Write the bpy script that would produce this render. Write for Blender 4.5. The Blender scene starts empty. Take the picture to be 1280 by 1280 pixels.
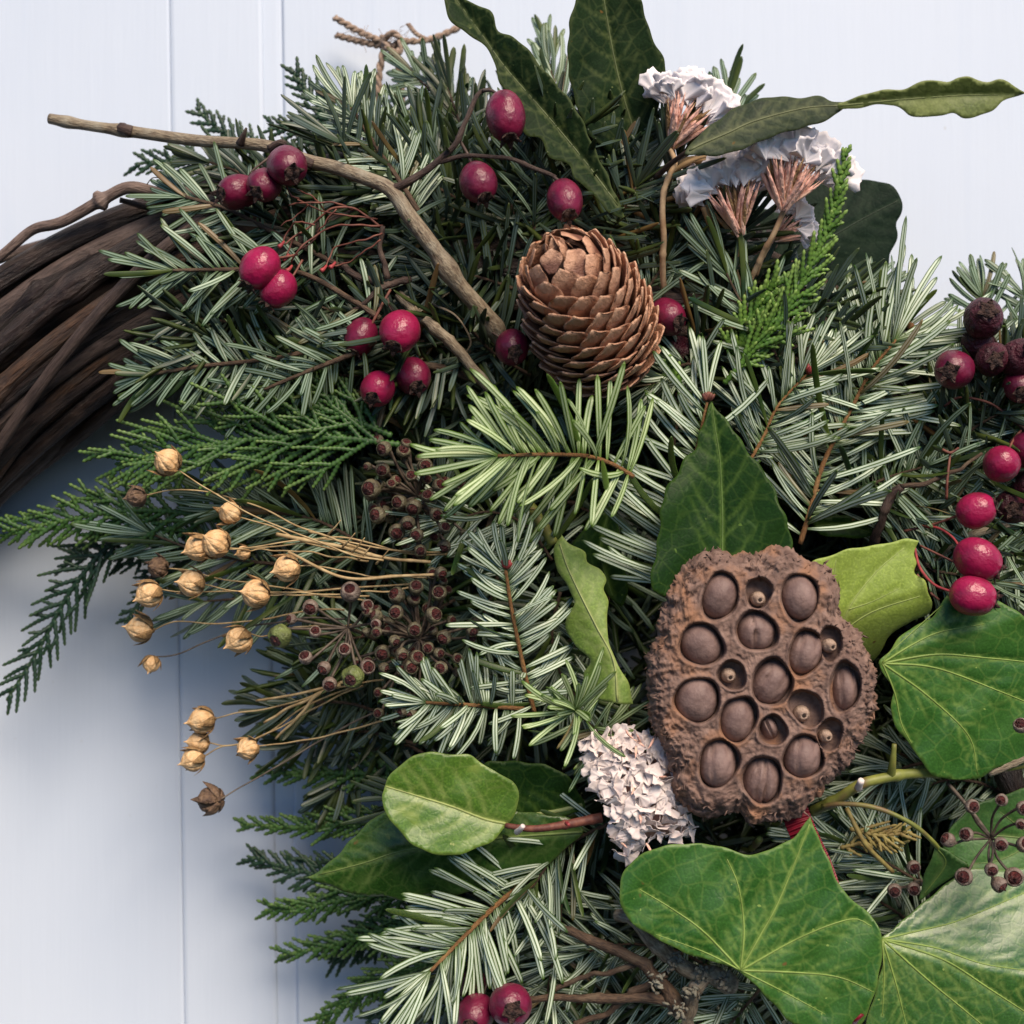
import bpy, math, random
import numpy as np
from mathutils import Matrix, Vector
from mathutils.geometry import delaunay_2d_cdt

random.seed(7)
rng = np.random.default_rng(11)
scene = bpy.context.scene
col = scene.collection

# ------------------------------------------------------------------ camera, sky, sun, exposure
# "door space": x right, y up, z out of the door towards the viewer (metres).  World = (x, -z, y).
CAM_D, TAN = 0.50, 0.32
cam_data = bpy.data.cameras.new("camera")
cam = bpy.data.objects.new("camera", cam_data)
col.objects.link(cam)
cam.location = (0, -CAM_D, 0)
cam.rotation_euler = (math.radians(90), 0, 0)
cam_data.sensor_width = 36
cam_data.sensor_fit = 'HORIZONTAL'
cam_data.lens = 18 / TAN
cam_data.clip_start = 0.02
cam_data.clip_end = 50
cam_data.dof.use_dof = True
cam_data.dof.focus_distance = CAM_D - 0.068
cam_data.dof.aperture_fstop = 11.0
scene.camera = cam

SUN_DIR = Vector((0.26, -0.66, 0.70)).normalized()      # world direction towards the sun
sun_el = math.asin(SUN_DIR.z)
sun_rot = math.atan2(SUN_DIR.x, SUN_DIR.y)
world = bpy.data.worlds.new("World")
scene.world = world
world.use_nodes = True
wn = world.node_tree
bg = wn.nodes["Background"]
sky = wn.nodes.new("ShaderNodeTexSky")
sky.sky_type = 'NISHITA'
sky.sun_disc = False
sky.sun_elevation = sun_el
sky.sun_rotation = sun_rot
sky.ozone_density = 10.0
sky.air_density = 1.0
sky.dust_density = 0.0
wn.links.new(sky.outputs[0], bg.inputs[0])
bg.inputs[1].default_value = 0.092
sd = bpy.data.lights.new("sun", 'SUN')
sd.energy = 5.0
sd.angle = math.radians(38)
sd.color = (1.0, 0.83, 0.645)
sun = bpy.data.objects.new("sun", sd)
col.objects.link(sun)
sun.location = SUN_DIR * 3
sun.rotation_euler = SUN_DIR.to_track_quat('Z', 'Y').to_euler()
vs = scene.view_settings
vs.view_transform = 'Standard'
vs.look = 'None'
vs.exposure = 0.13
vs.gamma = 1.0

# ------------------------------------------------------------------ helpers
C3 = np.array([[1, 0, 0], [0, 0, -1], [0, 1, 0]], float)     # door space -> world
C4 = Matrix(((1, 0, 0, 0), (0, 0, -1, 0), (0, 1, 0, 0), (0, 0, 0, 1)))


def S(z):                       # metres per photo pixel at height z above the door
    return TAN * (CAM_D - z) / 640


def P(px, py, z):
    s = S(z)
    return np.array([(px - 640) * s, (640 - py) * s, z], float)


def PA(px, py, z):              # vectorised
    s = TAN * (CAM_D - z) / 640
    return np.stack([(px - 640) * s, (640 - py) * s, z], axis=-1)


def nrm(v):
    return v / (np.linalg.norm(v) + 1e-12)


def spline(pts, n):
    p = np.asarray(pts, float)
    if len(p) == 2:
        t = np.linspace(0, 1, n)[:, None]
        return p[0] * (1 - t) + p[1] * t
    ext = np.vstack([2 * p[0] - p[1], p, 2 * p[-1] - p[-2]])
    seg = np.linalg.norm(np.diff(p, axis=0), axis=1)
    cum = np.concatenate([[0], np.cumsum(seg)])
    s = np.linspace(0, cum[-1], n)
    k = np.clip(np.searchsorted(cum, s, side='right') - 1, 0, len(p) - 2)
    t = ((s - cum[k]) / np.maximum(seg[k], 1e-9))[:, None]
    a, b, c, d = ext[k], ext[k + 1], ext[k + 2], ext[k + 3]
    return 0.5 * (2 * b + (c - a) * t + (2 * a - 5 * b + 4 * c - d) * t ** 2 + (3 * b - a - 3 * c + d) * t ** 3)


def path3(pts, z, n=24):
    """pixel polyline + heights -> smooth door-space path; z is a list or (first, last)"""
    p2 = np.asarray(pts, float)
    if len(z) != len(p2):
        L = np.concatenate([[0], np.cumsum(np.linalg.norm(np.diff(p2, axis=0), axis=1))])
        zz = z[0] + (z[-1] - z[0]) * L / L[-1]
    else:
        zz = np.asarray(z, float)
    w = np.array([P(a[0], a[1], q) for a, q in zip(p2, zz)])
    return spline(w, n)


class G:
    """collects geometry for ONE mesh"""
    def __init__(self):
        self.v, self.q, self.t, self.a, self.n = [], [], [], {}, 0

    def add(self, v, q=None, t=None, **attrs):
        v = np.asarray(v, float)
        if q is not None and len(q):
            self.q.append(np.asarray(q, int) + self.n)
        if t is not None and len(t):
            self.t.append(np.asarray(t, int) + self.n)
        self.v.append(v)
        for k, a in attrs.items():
            self.a.setdefault(k, []).append((self.n, np.broadcast_to(np.asarray(a, float), (len(v),))))
        self.n += len(v)
        return self

    def mesh(self, name, mats, origin=None, door=True, smooth=True):
        v = np.vstack(self.v)
        if origin is not None:
            v = v - np.asarray(origin)
        if door:
            v = v @ C3.T
        me = bpy.data.meshes.new(name)
        q = np.vstack(self.q) if self.q else np.zeros((0, 4), int)
        t = np.vstack(self.t) if self.t else np.zeros((0, 3), int)
        me.vertices.add(len(v))
        me.vertices.foreach_set("co", v.astype(np.float32).ravel())
        loops = np.concatenate([q.ravel(), t.ravel()]).astype(np.int32)
        me.loops.add(len(loops))
        me.loops.foreach_set("vertex_index", loops)
        starts = np.concatenate([np.arange(len(q)) * 4, len(q) * 4 + np.arange(len(t)) * 3]).astype(np.int32)
        me.polygons.add(len(starts))
        me.polygons.foreach_set("loop_start", starts)
        me.update(calc_edges=True)
        me.validate()
        for k, lst in self.a.items():
            at = me.attributes.new(k, 'FLOAT', 'POINT')
            arr = np.zeros(len(v), np.float32)
            for n0, a in lst:
                arr[n0:n0 + len(a)] = a
            at.data.foreach_set("value", arr)
        me.polygons.foreach_set("use_smooth", np.full(len(me.polygons), smooth, bool))
        for m in (mats if isinstance(mats, (list, tuple)) else [mats]):
            me.materials.append(m)
        return me


def tag(o, label=None, cat=None, group=None, kind=None):
    if label: o["label"] = label
    if cat: o["category"] = cat
    if group: o["group"] = group
    if kind: o["kind"] = kind
    return o


def W(p):
    return Vector(C3 @ np.asarray(p, float))


def thing(name, base, label, cat, group=None):
    """an Empty at the thing's base (door-space point)"""
    o = bpy.data.objects.new(name, None)
    o.empty_display_size = 0.01
    col.objects.link(o)
    o.location = W(base)
    o["_o"] = [float(x) for x in base]
    return tag(o, label, cat, group)


def origin_of(o):
    return np.array(o["_o"])


def part(name, g, mat, parent, kind=None, label=None, smooth=True):
    """a part with its own mesh, built in door space"""
    org = origin_of(parent)
    o = bpy.data.objects.new(name, g.mesh(name, mat, org, smooth=smooth))
    col.objects.link(o)
    o.parent = parent
    o["_o"] = [float(x) for x in org]
    return tag(o, label, None, None, kind)


def solo(name, g, mat, base, label, cat, group=None):
    o = bpy.data.objects.new(name, g.mesh(name, mat, base))
    col.objects.link(o)
    o.location = W(base)
    o["_o"] = [float(x) for x in base]
    return tag(o, label, cat, group)


def inst(name, me, R, pos, parent, label=None):
    """a part sharing mesh data; R = 3x3 door-space matrix with columns X, Y, Z (scaled), pos door space.
    the mesh itself is stored in plain local axes (door=False)."""
    o = bpy.data.objects.new(name, me)
    col.objects.link(o)
    o.parent = parent
    org = origin_of(parent)
    R = C3 @ np.asarray(R, float)
    p = C3 @ (np.asarray(pos, float) - org)
    M = Matrix(((R[0, 0], R[0, 1], R[0, 2], p[0]), (R[1, 0], R[1, 1], R[1, 2], p[1]), (R[2, 0], R[2, 1], R[2, 2], p[2]), (0, 0, 0, 1)))
    o.matrix_basis = M
    if label: o["label"] = label
    return o


def sub(name, me, parent_part):
    """sub-part sharing its part's axes"""
    o = bpy.data.objects.new(name, me)
    col.objects.link(o)
    o.parent = parent_part
    return o


def frame(x, zhint):
    x = nrm(np.asarray(x, float))
    z = np.asarray(zhint, float)
    z = z - x * np.dot(z, x)
    if np.linalg.norm(z) < 1e-6:
        z = np.cross(x, [0.3, 0.5, 0.81])
    z = nrm(z)
    y = np.cross(z, x)
    return x, y, z


def tube_geo(p, r, sides=8, flat=1.0, cap=True, zhint=(0, 0, 1)):
    p = np.asarray(p, float)
    n = len(p)
    r = np.broadcast_to(np.asarray(r, float), (n,))
    T = np.gradient(p, axis=0)
    T /= (np.linalg.norm(T, axis=1, keepdims=True) + 1e-12)
    z = np.asarray(zhint, float)
    rings = []
    ang = np.arange(sides) * 2 * math.pi / sides
    for i in range(n):
        z = z - T[i] * np.dot(z, T[i])
        if np.linalg.norm(z) < 1e-5:
            z = np.cross(T[i], [0.31, 0.77, 0.55])
        z = nrm(z)
        y = np.cross(z, T[i])
        rings.append(p[i] + r[i] * (np.cos(ang)[:, None] * y + flat * np.sin(ang)[:, None] * z))
    v = np.vstack(rings)
    i, j = np.meshgrid(np.arange(n - 1), np.arange(sides), indexing='ij')
    j2 = (j + 1) % sides
    q = np.stack([i * sides + j, i * sides + j2, (i + 1) * sides + j2, (i + 1) * sides + j], -1).reshape(-1, 4)
    t = None
    if cap:
        v = np.vstack([v, p[0], p[-1]])
        a = np.arange(sides)
        b = (a + 1) % sides
        t = np.vstack([np.stack([b, a, np.full(sides, n * sides)], -1),
                       np.stack([(n - 1) * sides + a, (n - 1) * sides + b, np.full(sides, n * sides + 1)], -1)])
    return v, q, t


def grid_geo(v, closed_u=False):
    """v: (nu, nv, 3) -> verts, quads"""
    nu, nv = v.shape[:2]
    iu = np.arange(nu if closed_u else nu - 1)
    i, j = np.meshgrid(iu, np.arange(nv - 1), indexing='ij')
    i2 = (i + 1) % nu
    q = np.stack([i * nv + j, i2 * nv + j, i2 * nv + j + 1, i * nv + j + 1], -1).reshape(-1, 4)
    return v.reshape(-1, 3), q


def wob(n, amp, k=3):
    """smooth random wobble of n samples"""
    t = np.linspace(0, 1, n)
    o = np.zeros(n)
    for f in range(1, k + 1):
        o += rng.normal() * np.sin(2 * math.pi * (f * t * 1.3 + rng.random())) / f
    return o * amp


# ------------------------------------------------------------------ materials
def new_mat(name):
    m = bpy.data.materials.new(name)
    m.use_nodes = True
    nt = m.node_tree
    return m, nt, nt.nodes["Principled BSDF"]


def rgba(c):
    return (c[0], c[1], c[2], 1)


def mixrgb(nt, fac, a, b, mode='MIX'):
    n = nt.nodes.new("ShaderNodeMix")
    n.data_type = 'RGBA'
    n.blend_type = mode
    n.clamp_factor = True
    for sock, val in ((n.inputs[0], fac), (n.inputs[6], a), (n.inputs[7], b)):
        if hasattr(val, "is_output") or isinstance(val, bpy.types.NodeSocket):
            nt.links.new(val, sock)
        elif isinstance(val, (tuple, list)):
            sock.default_value = rgba(val)
        else:
            sock.default_value = val
    return n.outputs[2]


def ramp(nt, fac, a, b):
    n = nt.nodes.new("ShaderNodeMapRange")
    nt.links.new(fac, n.inputs[0])
    n.inputs[1].default_value = a
    n.inputs[2].default_value = b
    return n.outputs[0]


def noise(nt, scale, detail=3, rough=0.55, vec=None, stretch=None, dist=0.0):
    tc = nt.nodes.new("ShaderNodeTexCoord")
    out = vec or tc.outputs["Object"]
    if stretch:
        mp = nt.nodes.new("ShaderNodeMapping")
        mp.inputs["Scale"].default_value = stretch
        nt.links.new(out, mp.inputs[0])
        out = mp.outputs[0]
    n = nt.nodes.new("ShaderNodeTexNoise")
    n.inputs["Scale"].default_value = scale
    n.inputs["Detail"].default_value = detail
    n.inputs["Roughness"].default_value = rough
    n.inputs["Distortion"].default_value = dist
    nt.links.new(out, n.inputs["Vector"])
    return n.outputs[0]


def attr(nt, name):
    n = nt.nodes.new("ShaderNodeAttribute")
    n.attribute_name = name
    return n.outputs["Fac"]


def bump(nt, bsdf, h, strength=0.5, dist=0.0005):
    n = nt.nodes.new("ShaderNodeBump")
    n.inputs["Strength"].default_value = strength
    n.inputs["Distance"].default_value = dist
    nt.links.new(h, n.inputs["Height"])
    nt.links.new(n.outputs[0], bsdf.inputs["Normal"])


def obj_random(nt):
    return nt.nodes.new("ShaderNodeObjectInfo").outputs["Random"]


def simple(name, c1, c2, scale, rough=0.6, bstr=0.4, bdist=0.0004, spec=0.4, lo=0.35, hi=0.65, detail=4, stretch=None, rnd=0.0, sss=0.0, c3=None, scale3=None):
    m, nt, b = new_mat(name)
    nz = noise(nt, scale, detail, stretch=stretch)
    c = mixrgb(nt, ramp(nt, nz, lo, hi), c1, c2)
    if c3:
        n3 = noise(nt, scale3 or scale * 0.37, 3)
        c = mixrgb(nt, ramp(nt, n3, 0.52, 0.68), c, c3)
    if rnd:
        r = obj_random(nt)
        c = mixrgb(nt, ramp(nt, r, 0, 1 / rnd), c, c2)
    nt.links.new(c, b.inputs["Base Color"])
    b.inputs["Roughness"].default_value = rough
    b.inputs["Specular IOR Level"].default_value = spec
    if sss:
        b.inputs["Subsurface Weight"].default_value = sss
        b.inputs["Subsurface Radius"].default_value = (0.002, 0.001, 0.0005)
    if bstr:
        bump(nt, b, nz, bstr, bdist)
    return m


def needle_mat(name, top, margin, band, bandmix=1.0):
    m, nt, b = new_mat(name)
    bd = attr(nt, "band")
    tone = attr(nt, "tone")
    nz = noise(nt, 90, 2)
    g = mixrgb(nt, attr(nt, "under"), top, margin)
    g = mixrgb(nt, ramp(nt, nz, 0.35, 0.7), g, mixrgb(nt, 0.45, g, (0.16, 0.20, 0.03)))
    bc = mixrgb(nt, ramp(nt, nz, 0.3, 0.7), band, tuple(x * 0.72 for x in band))
    mm = nt.nodes.new("ShaderNodeMath"); mm.operation = 'MULTIPLY'
    nt.links.new(bd, mm.inputs[0]); mm.inputs[1].default_value = bandmix
    c = mixrgb(nt, mm.outputs[0], g, bc)
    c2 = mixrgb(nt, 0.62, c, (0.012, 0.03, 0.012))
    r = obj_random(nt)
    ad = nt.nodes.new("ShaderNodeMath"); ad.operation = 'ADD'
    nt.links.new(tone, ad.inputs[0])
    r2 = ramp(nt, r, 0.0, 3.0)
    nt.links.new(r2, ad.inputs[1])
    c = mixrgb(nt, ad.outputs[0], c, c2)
    c = mixrgb(nt, attr(nt, 'brown'), c, (0.17, 0.095, 0.035))
    nt.links.new(c, b.inputs["Base Color"])
    b.inputs["Roughness"].default_value = 0.42
    b.inputs["Specular IOR Level"].default_value = 0.45
    return m


def bark(name, c1, c2, c3, fib=900, rough=0.55, bstr=0.9, bdist=0.0008):
    m, nt, b = new_mat(name)
    al, ar = attr(nt, 'along'), attr(nt, 'around')
    def trig(op):
        n = nt.nodes.new('ShaderNodeMath'); n.operation = op
        nt.links.new(ar, n.inputs[0])
        return n.outputs[0]
    cmb = nt.nodes.new('ShaderNodeCombineXYZ')
    sc = nt.nodes.new('ShaderNodeMath'); sc.operation = 'MULTIPLY'
    nt.links.new(al, sc.inputs[0]); sc.inputs[1].default_value = fib * 0.06
    nt.links.new(sc.outputs[0], cmb.inputs[0]); nt.links.new(trig('SINE'), cmb.inputs[1]); nt.links.new(trig('COSINE'), cmb.inputs[2])
    rn = obj_random(nt)
    ad = nt.nodes.new('ShaderNodeVectorMath'); ad.operation = 'ADD'
    nt.links.new(cmb.outputs[0], ad.inputs[0]); nt.links.new(ramp(nt, rn, 0, .02), ad.inputs[1])
    f1 = noise(nt, 2.6, 7, 0.62, vec=ad.outputs[0])
    f2 = noise(nt, 150, 4)
    c = mixrgb(nt, ramp(nt, f1, 0.36, 0.62), c2, c1)
    c = mixrgb(nt, ramp(nt, f2, 0.52, 0.70), c, c3)
    c = mixrgb(nt, ramp(nt, rn, 0, 2.5), c, c2)
    nt.links.new(c, b.inputs['Base Color'])
    b.inputs['Roughness'].default_value = rough
    b.inputs['Specular IOR Level'].default_value = 0.45
    bump(nt, b, f1, bstr, bdist)
    return m


def cypress_mat(name, c1, c2, tipc):
    m = simple(name, c1, c2, 300, 0.5, 0.5, 0.0003, rnd=0.4)
    nt = m.node_tree; b = nt.nodes['Principled BSDF']
    src = b.inputs['Base Color'].links[0].from_socket
    c = mixrgb(nt, attr(nt, 'tip'), src, tipc)
    mm = nt.nodes.new('ShaderNodeMath'); mm.operation = 'MULTIPLY_ADD'
    nt.links.new(attr(nt, 'scale'), mm.inputs[0]); mm.inputs[1].default_value = -.6; mm.inputs[2].default_value = .6
    c = mixrgb(nt, mm.outputs[0], c, tuple(.22 * x for x in c2))
    nt.links.new(c, b.inputs['Base Color'])
    return m


def leaf_mat(name, c1, c2, vein, rough=0.4, blot=None, under=None, coat=0.0, veinmix=0.8, blot_lo=0.64, scale=70, spec=0.4):
    m, nt, b = new_mat(name)
    n1 = noise(nt, scale, 4)
    n2 = noise(nt, 1500, 2)
    n3 = noise(nt, scale * 2.3, 3, dist=0.6)
    c = mixrgb(nt, ramp(nt, n1, 0.35, 0.68), c1, c2)
    c = mixrgb(nt, ramp(nt, n2, 0.45, 1.2), c, tuple(min(1, x * 1.9) for x in c2))
    if blot:
        c = mixrgb(nt, ramp(nt, n3, blot_lo, blot_lo + 0.1), c, blot)
    mm = nt.nodes.new("ShaderNodeMath"); mm.operation = 'MULTIPLY'
    nt.links.new(attr(nt, "vein"), mm.inputs[0]); mm.inputs[1].default_value = veinmix
    c = mixrgb(nt, mm.outputs[0], c, vein)
    v2 = nt.nodes.new('ShaderNodeTexVoronoi')
    v2.feature = 'DISTANCE_TO_EDGE'
    v2.inputs['Scale'].default_value = 190
    t2 = nt.nodes.new('ShaderNodeTexCoord')
    nt.links.new(t2.outputs['Object'], v2.inputs['Vector'])
    r3 = ramp(nt, v2.outputs['Distance'], 0.07, 0.0)
    m3 = nt.nodes.new('ShaderNodeMath'); m3.operation = 'MULTIPLY'
    nt.links.new(r3, m3.inputs[0]); m3.inputs[1].default_value = 0.16
    c = mixrgb(nt, m3.outputs[0], c, vein)
    c = mixrgb(nt, attr(nt, "edge"), c, tuple(0.5 * (a + q) for a, q in zip(c2, vein)))
    if under:
        gm = nt.nodes.new("ShaderNodeNewGeometry")
        c = mixrgb(nt, attr(nt, "back"), c, under)
    n7 = noise(nt, 140, 3)
    c = mixrgb(nt, ramp(nt, n7, 0.735, 0.775), c, (0.13, 0.075, 0.022))
    n4 = noise(nt, 520, 1)
    c = mixrgb(nt, ramp(nt, n4, 0.765, 0.80), c, tuple(x * .9 for x in vein))
    nt.links.new(c, b.inputs["Base Color"])
    b.inputs["Specular IOR Level"].default_value = spec
    rr = nt.nodes.new("ShaderNodeMapRange")
    nt.links.new(n1, rr.inputs[0])
    rr.inputs[1].default_value = 0.3; rr.inputs[2].default_value = 0.7
    rr.inputs[3].default_value = rough - 0.06; rr.inputs[4].default_value = rough + 0.1
    nt.links.new(rr.outputs[0], b.inputs["Roughness"])
    if coat:
        b.inputs["Coat Weight"].default_value = coat
        b.inputs["Coat Roughness"].default_value = 0.3
    # fine cell relief
    vo = nt.nodes.new("ShaderNodeTexVoronoi")
    vo.feature = 'DISTANCE_TO_EDGE'
    vo.inputs["Scale"].default_value = 420
    tc = nt.nodes.new("ShaderNodeTexCoord")
    nt.links.new(tc.outputs["Object"], vo.inputs["Vector"])
    ad = nt.nodes.new("ShaderNodeMath"); ad.operation = 'ADD'
    r1 = ramp(nt, vo.outputs["Distance"], 0.0, 0.16)
    nt.links.new(r1, ad.inputs[0]); nt.links.new(n2, ad.inputs[1])
    bump(nt, b, ad.outputs[0], 0.10, 0.0003)
    return m


M = {}
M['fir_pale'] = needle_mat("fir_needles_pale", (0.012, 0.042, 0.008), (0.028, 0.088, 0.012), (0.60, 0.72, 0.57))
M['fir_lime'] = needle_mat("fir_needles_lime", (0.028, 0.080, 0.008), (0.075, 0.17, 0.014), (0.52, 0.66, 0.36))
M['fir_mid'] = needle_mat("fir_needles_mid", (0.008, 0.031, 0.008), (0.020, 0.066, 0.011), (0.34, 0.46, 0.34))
M['fir_dark'] = needle_mat("fir_needles_dark", (0.005, 0.017, 0.009), (0.010, 0.030, 0.014), (0.085, 0.13, 0.12), 0.9)  # near-black copy: shade of the depths put into the needle colour
M['twig_orange'] = bark('fir_twig_bark', (0.36, 0.18, 0.06), (0.13, 0.06, 0.024), (0.42, 0.25, 0.10), 6000, 0.75, 1.0, 0.0007)
M['twig_brown'] = bark('brown_twig_bark', (0.13, 0.08, 0.048), (0.042, 0.025, 0.017), (0.19, 0.14, 0.09), 3000, 0.7, 0.9, 0.0006)
M['vine_tan'] = bark('vine_bark_tan', (0.24, 0.17, 0.14), (0.085, 0.055, 0.046), (0.28, 0.21, 0.18), 1400, 0.6, 1.0, 0.001)
M['haw_bark'] = bark('hawthorn_bark', (0.37, 0.31, 0.215), (0.14, 0.10, 0.066), (0.42, 0.38, 0.29), 2600, 0.6, 1.0, 0.0008)
M['haw_dark'] = bark('hawthorn_dark_bark', (0.085, 0.05, 0.038), (0.026, 0.015, 0.013), (0.13, 0.09, 0.07), 2600, 0.6, 1.0, 0.0006)
M['stalk_red'] = simple("red_stalk", (0.20, 0.075, 0.05), (0.10, 0.03, 0.025), 500, 0.6, 0.4, 0.0003)
M['stalk_crimson'] = simple("crimson_stalk", (0.38, 0.06, 0.06), (0.22, 0.03, 0.04), 400, 0.5, 0.3, 0.0003)
M['vine'] = bark('vine_bark', (0.033, 0.020, 0.016), (0.0065, 0.0042, 0.004), (0.048, 0.031, 0.025), 700, 0.38, 1.0, 0.0016)
M['vine_light'] = bark('vine_bark_grey', (0.125, 0.086, 0.072), (0.030, 0.019, 0.016), (0.14, 0.10, 0.085), 900, 0.55, 1.0, 0.0012)
M['vine_orange'] = bark('vine_bark_orange', (0.095, 0.050, 0.028), (0.018, 0.010, 0.008), (0.06, 0.04, 0.03), 800, 0.5, 1.0, 0.0014)
M['twine'] = simple("jute_twine", (0.42, 0.32, 0.25), (0.22, 0.15, 0.11), 900, 0.9, 0.8, 0.0006)
M['flax_stem'] = simple("flax_stem", (0.50, 0.38, 0.20), (0.30, 0.20, 0.09), 400, 0.6, 0.3, 0.0002)
M['flax_stem_grey'] = simple("flax_stem_grey", (0.16, 0.13, 0.10), (0.07, 0.055, 0.045), 400, 0.6, 0.3, 0.0002)
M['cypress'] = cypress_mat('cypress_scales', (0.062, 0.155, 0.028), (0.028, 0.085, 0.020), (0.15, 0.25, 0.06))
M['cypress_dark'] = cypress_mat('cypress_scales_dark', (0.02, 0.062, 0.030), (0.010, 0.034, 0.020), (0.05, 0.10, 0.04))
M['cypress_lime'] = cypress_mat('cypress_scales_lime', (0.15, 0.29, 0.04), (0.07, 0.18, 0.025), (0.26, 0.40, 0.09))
M['ivy_stem'] = simple("ivy_stem", (0.24, 0.26, 0.055), (0.13, 0.15, 0.035), 200, 0.5, 0.4, 0.0004, c3=(0.16, 0.10, 0.05), scale3=90)
M['ivy_dry'] = simple("dry_yellow_stalk", (0.30, 0.25, 0.08), (0.17, 0.12, 0.04), 300, 0.6, 0.4, 0.0004)
M['umbel'] = simple("umbel_stalk", (0.12, 0.095, 0.07), (0.04, 0.027, 0.022), 500, 0.6, 0.5, 0.0003)
M['umbel_green'] = simple("umbel_stalk_green", (0.13, 0.115, 0.065), (0.06, 0.05, 0.03), 500, 0.6, 0.5, 0.0003)
M['lichen'] = simple("lichen", (0.24, 0.235, 0.185), (0.12, 0.105, 0.08), 500, 0.9, 1.0, 0.001)

# berries / capsules: unit-size meshes, so noise in unit space
M['berry'] = simple("haw_skin", (0.19, 0.009, 0.045), (0.085, 0.005, 0.024), 1.7, 0.34, 0.14, 0.03, 0.5, 0.38, 0.72, 5, rnd=0.6, c3=(0.09, 0.012, 0.03), scale3=1.6)
M['berry_bright'] = simple("haw_skin_bright", (0.35, 0.011, 0.072), (0.21, 0.008, 0.045), 1.6, 0.30, 0.12, 0.03, 0.5, 0.38, 0.72, 4, rnd=0.5, c3=(0.20, 0.012, 0.04), scale3=0.9)
M['berry_dark'] = simple("haw_skin_dark", (0.075, 0.008, 0.02), (0.022, 0.007, 0.011), 2.0, 0.48, 0.4, 0.06, 0.4, 0.38, 0.68, 5, rnd=0.25)
M['calyx'] = simple("haw_calyx", (0.085, 0.045, 0.035), (0.03, 0.016, 0.015), 5, 0.8, 0.6, 0.05)
M['flax'] = simple("flax_capsule", (0.80, 0.57, 0.32), (0.64, 0.38, 0.17), 2.2, 0.5, 0.3, 0.04, rnd=0.3, detail=5)
M['flax_dark'] = simple("flax_capsule_dark", (0.22, 0.14, 0.085), (0.09, 0.055, 0.04), 2.2, 0.6, 0.4, 0.05, detail=5)
M['flax_sepal'] = simple("flax_sepal", (0.40, 0.25, 0.11), (0.20, 0.115, 0.05), 4, 0.7, 0.4, 0.04)
M['ivyberry'] = simple("ivy_berry_skin", (0.17, 0.155, 0.09), (0.055, 0.042, 0.03), 1.8, 0.5, 0.3, 0.05, rnd=0.4)
M['ivyberry_green'] = simple("ivy_berry_skin_green", (0.16, 0.20, 0.06), (0.09, 0.105, 0.04), 1.8, 0.45, 0.3, 0.05)
M['ivyberry_brown'] = simple("ivy_berry_skin_brown", (0.26, 0.21, 0.175), (0.12, 0.08, 0.065), 1.8, 0.5, 0.3, 0.05, rnd=0.4)
M['ivydisc'] = simple("ivy_berry_disc", (0.13, 0.028, 0.024), (0.035, 0.010, 0.011), 3, 0.5, 0.5, 0.06, rnd=0.4)
M['cone'] = simple("cone_scale", (0.70, 0.41, 0.27), (0.56, 0.30, 0.185), 3.6, 0.5, 0.2, 0.03, 0.5, rnd=0.4, detail=6, c3=(0.36, 0.185, 0.12), scale3=1.1)
def cone_finish(m):
    nt = m.node_tree; b = nt.nodes['Principled BSDF']
    src = b.inputs['Base Color'].links[0].from_socket
    tc = nt.nodes.new('ShaderNodeTexCoord'); sx = nt.nodes.new('ShaderNodeSeparateXYZ')
    nt.links.new(tc.outputs['Object'], sx.inputs[0])
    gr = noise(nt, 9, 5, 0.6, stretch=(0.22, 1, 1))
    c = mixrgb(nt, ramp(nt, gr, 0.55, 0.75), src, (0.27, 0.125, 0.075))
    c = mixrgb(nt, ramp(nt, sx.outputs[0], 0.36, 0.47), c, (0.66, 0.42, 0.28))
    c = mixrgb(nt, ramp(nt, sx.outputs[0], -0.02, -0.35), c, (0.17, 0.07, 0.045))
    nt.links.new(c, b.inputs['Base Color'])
    bump(nt, b, gr, 0.35, 0.03)


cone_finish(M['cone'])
M['cone_core'] = simple("cone_core", (0.035, 0.014, 0.010), (0.018, 0.008, 0.007), 300, 0.8, 0.5, 0.001)
M['pod'] = simple("lotus_pod_skin", (0.27, 0.18, 0.148), (0.105, 0.064, 0.054), 330, 0.85, 0.8, 0.0012, 0.25, 0.32, 0.7, 12, c3=(0.29, 0.155, 0.095), scale3=95)
M['pod_side'] = M['pod']
M['seed'] = simple("lotus_seed", (0.27, 0.185, 0.165), (0.14, 0.088, 0.080), 1.2, 0.55, 0.16, 0.03, 0.3, rnd=0.3, detail=6)
M['seed_pale'] = simple("lotus_seed_aborted", (0.42, 0.31, 0.24), (0.25, 0.17, 0.13), 2.0, 0.6, 0.3, 0.05)
M['seed_hole'] = simple("lotus_seed_scar", (0.03, 0.018, 0.014), (0.015, 0.01, 0.008), 3, 0.8, 0)
def translucent(m, f):
    nt = m.node_tree
    b = nt.nodes['Principled BSDF']; out = [n for n in nt.nodes if n.type == 'OUTPUT_MATERIAL'][0]
    t = nt.nodes.new('ShaderNodeBsdfTranslucent'); mx = nt.nodes.new('ShaderNodeMixShader')
    for l in list(nt.links):
        if l.to_socket == b.inputs['Base Color']: nt.links.new(l.from_socket, t.inputs['Color'])
    mx.inputs[0].default_value = f
    nt.links.new(b.outputs[0], mx.inputs[1]); nt.links.new(t.outputs[0], mx.inputs[2]); nt.links.new(mx.outputs[0], out.inputs['Surface'])


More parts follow.
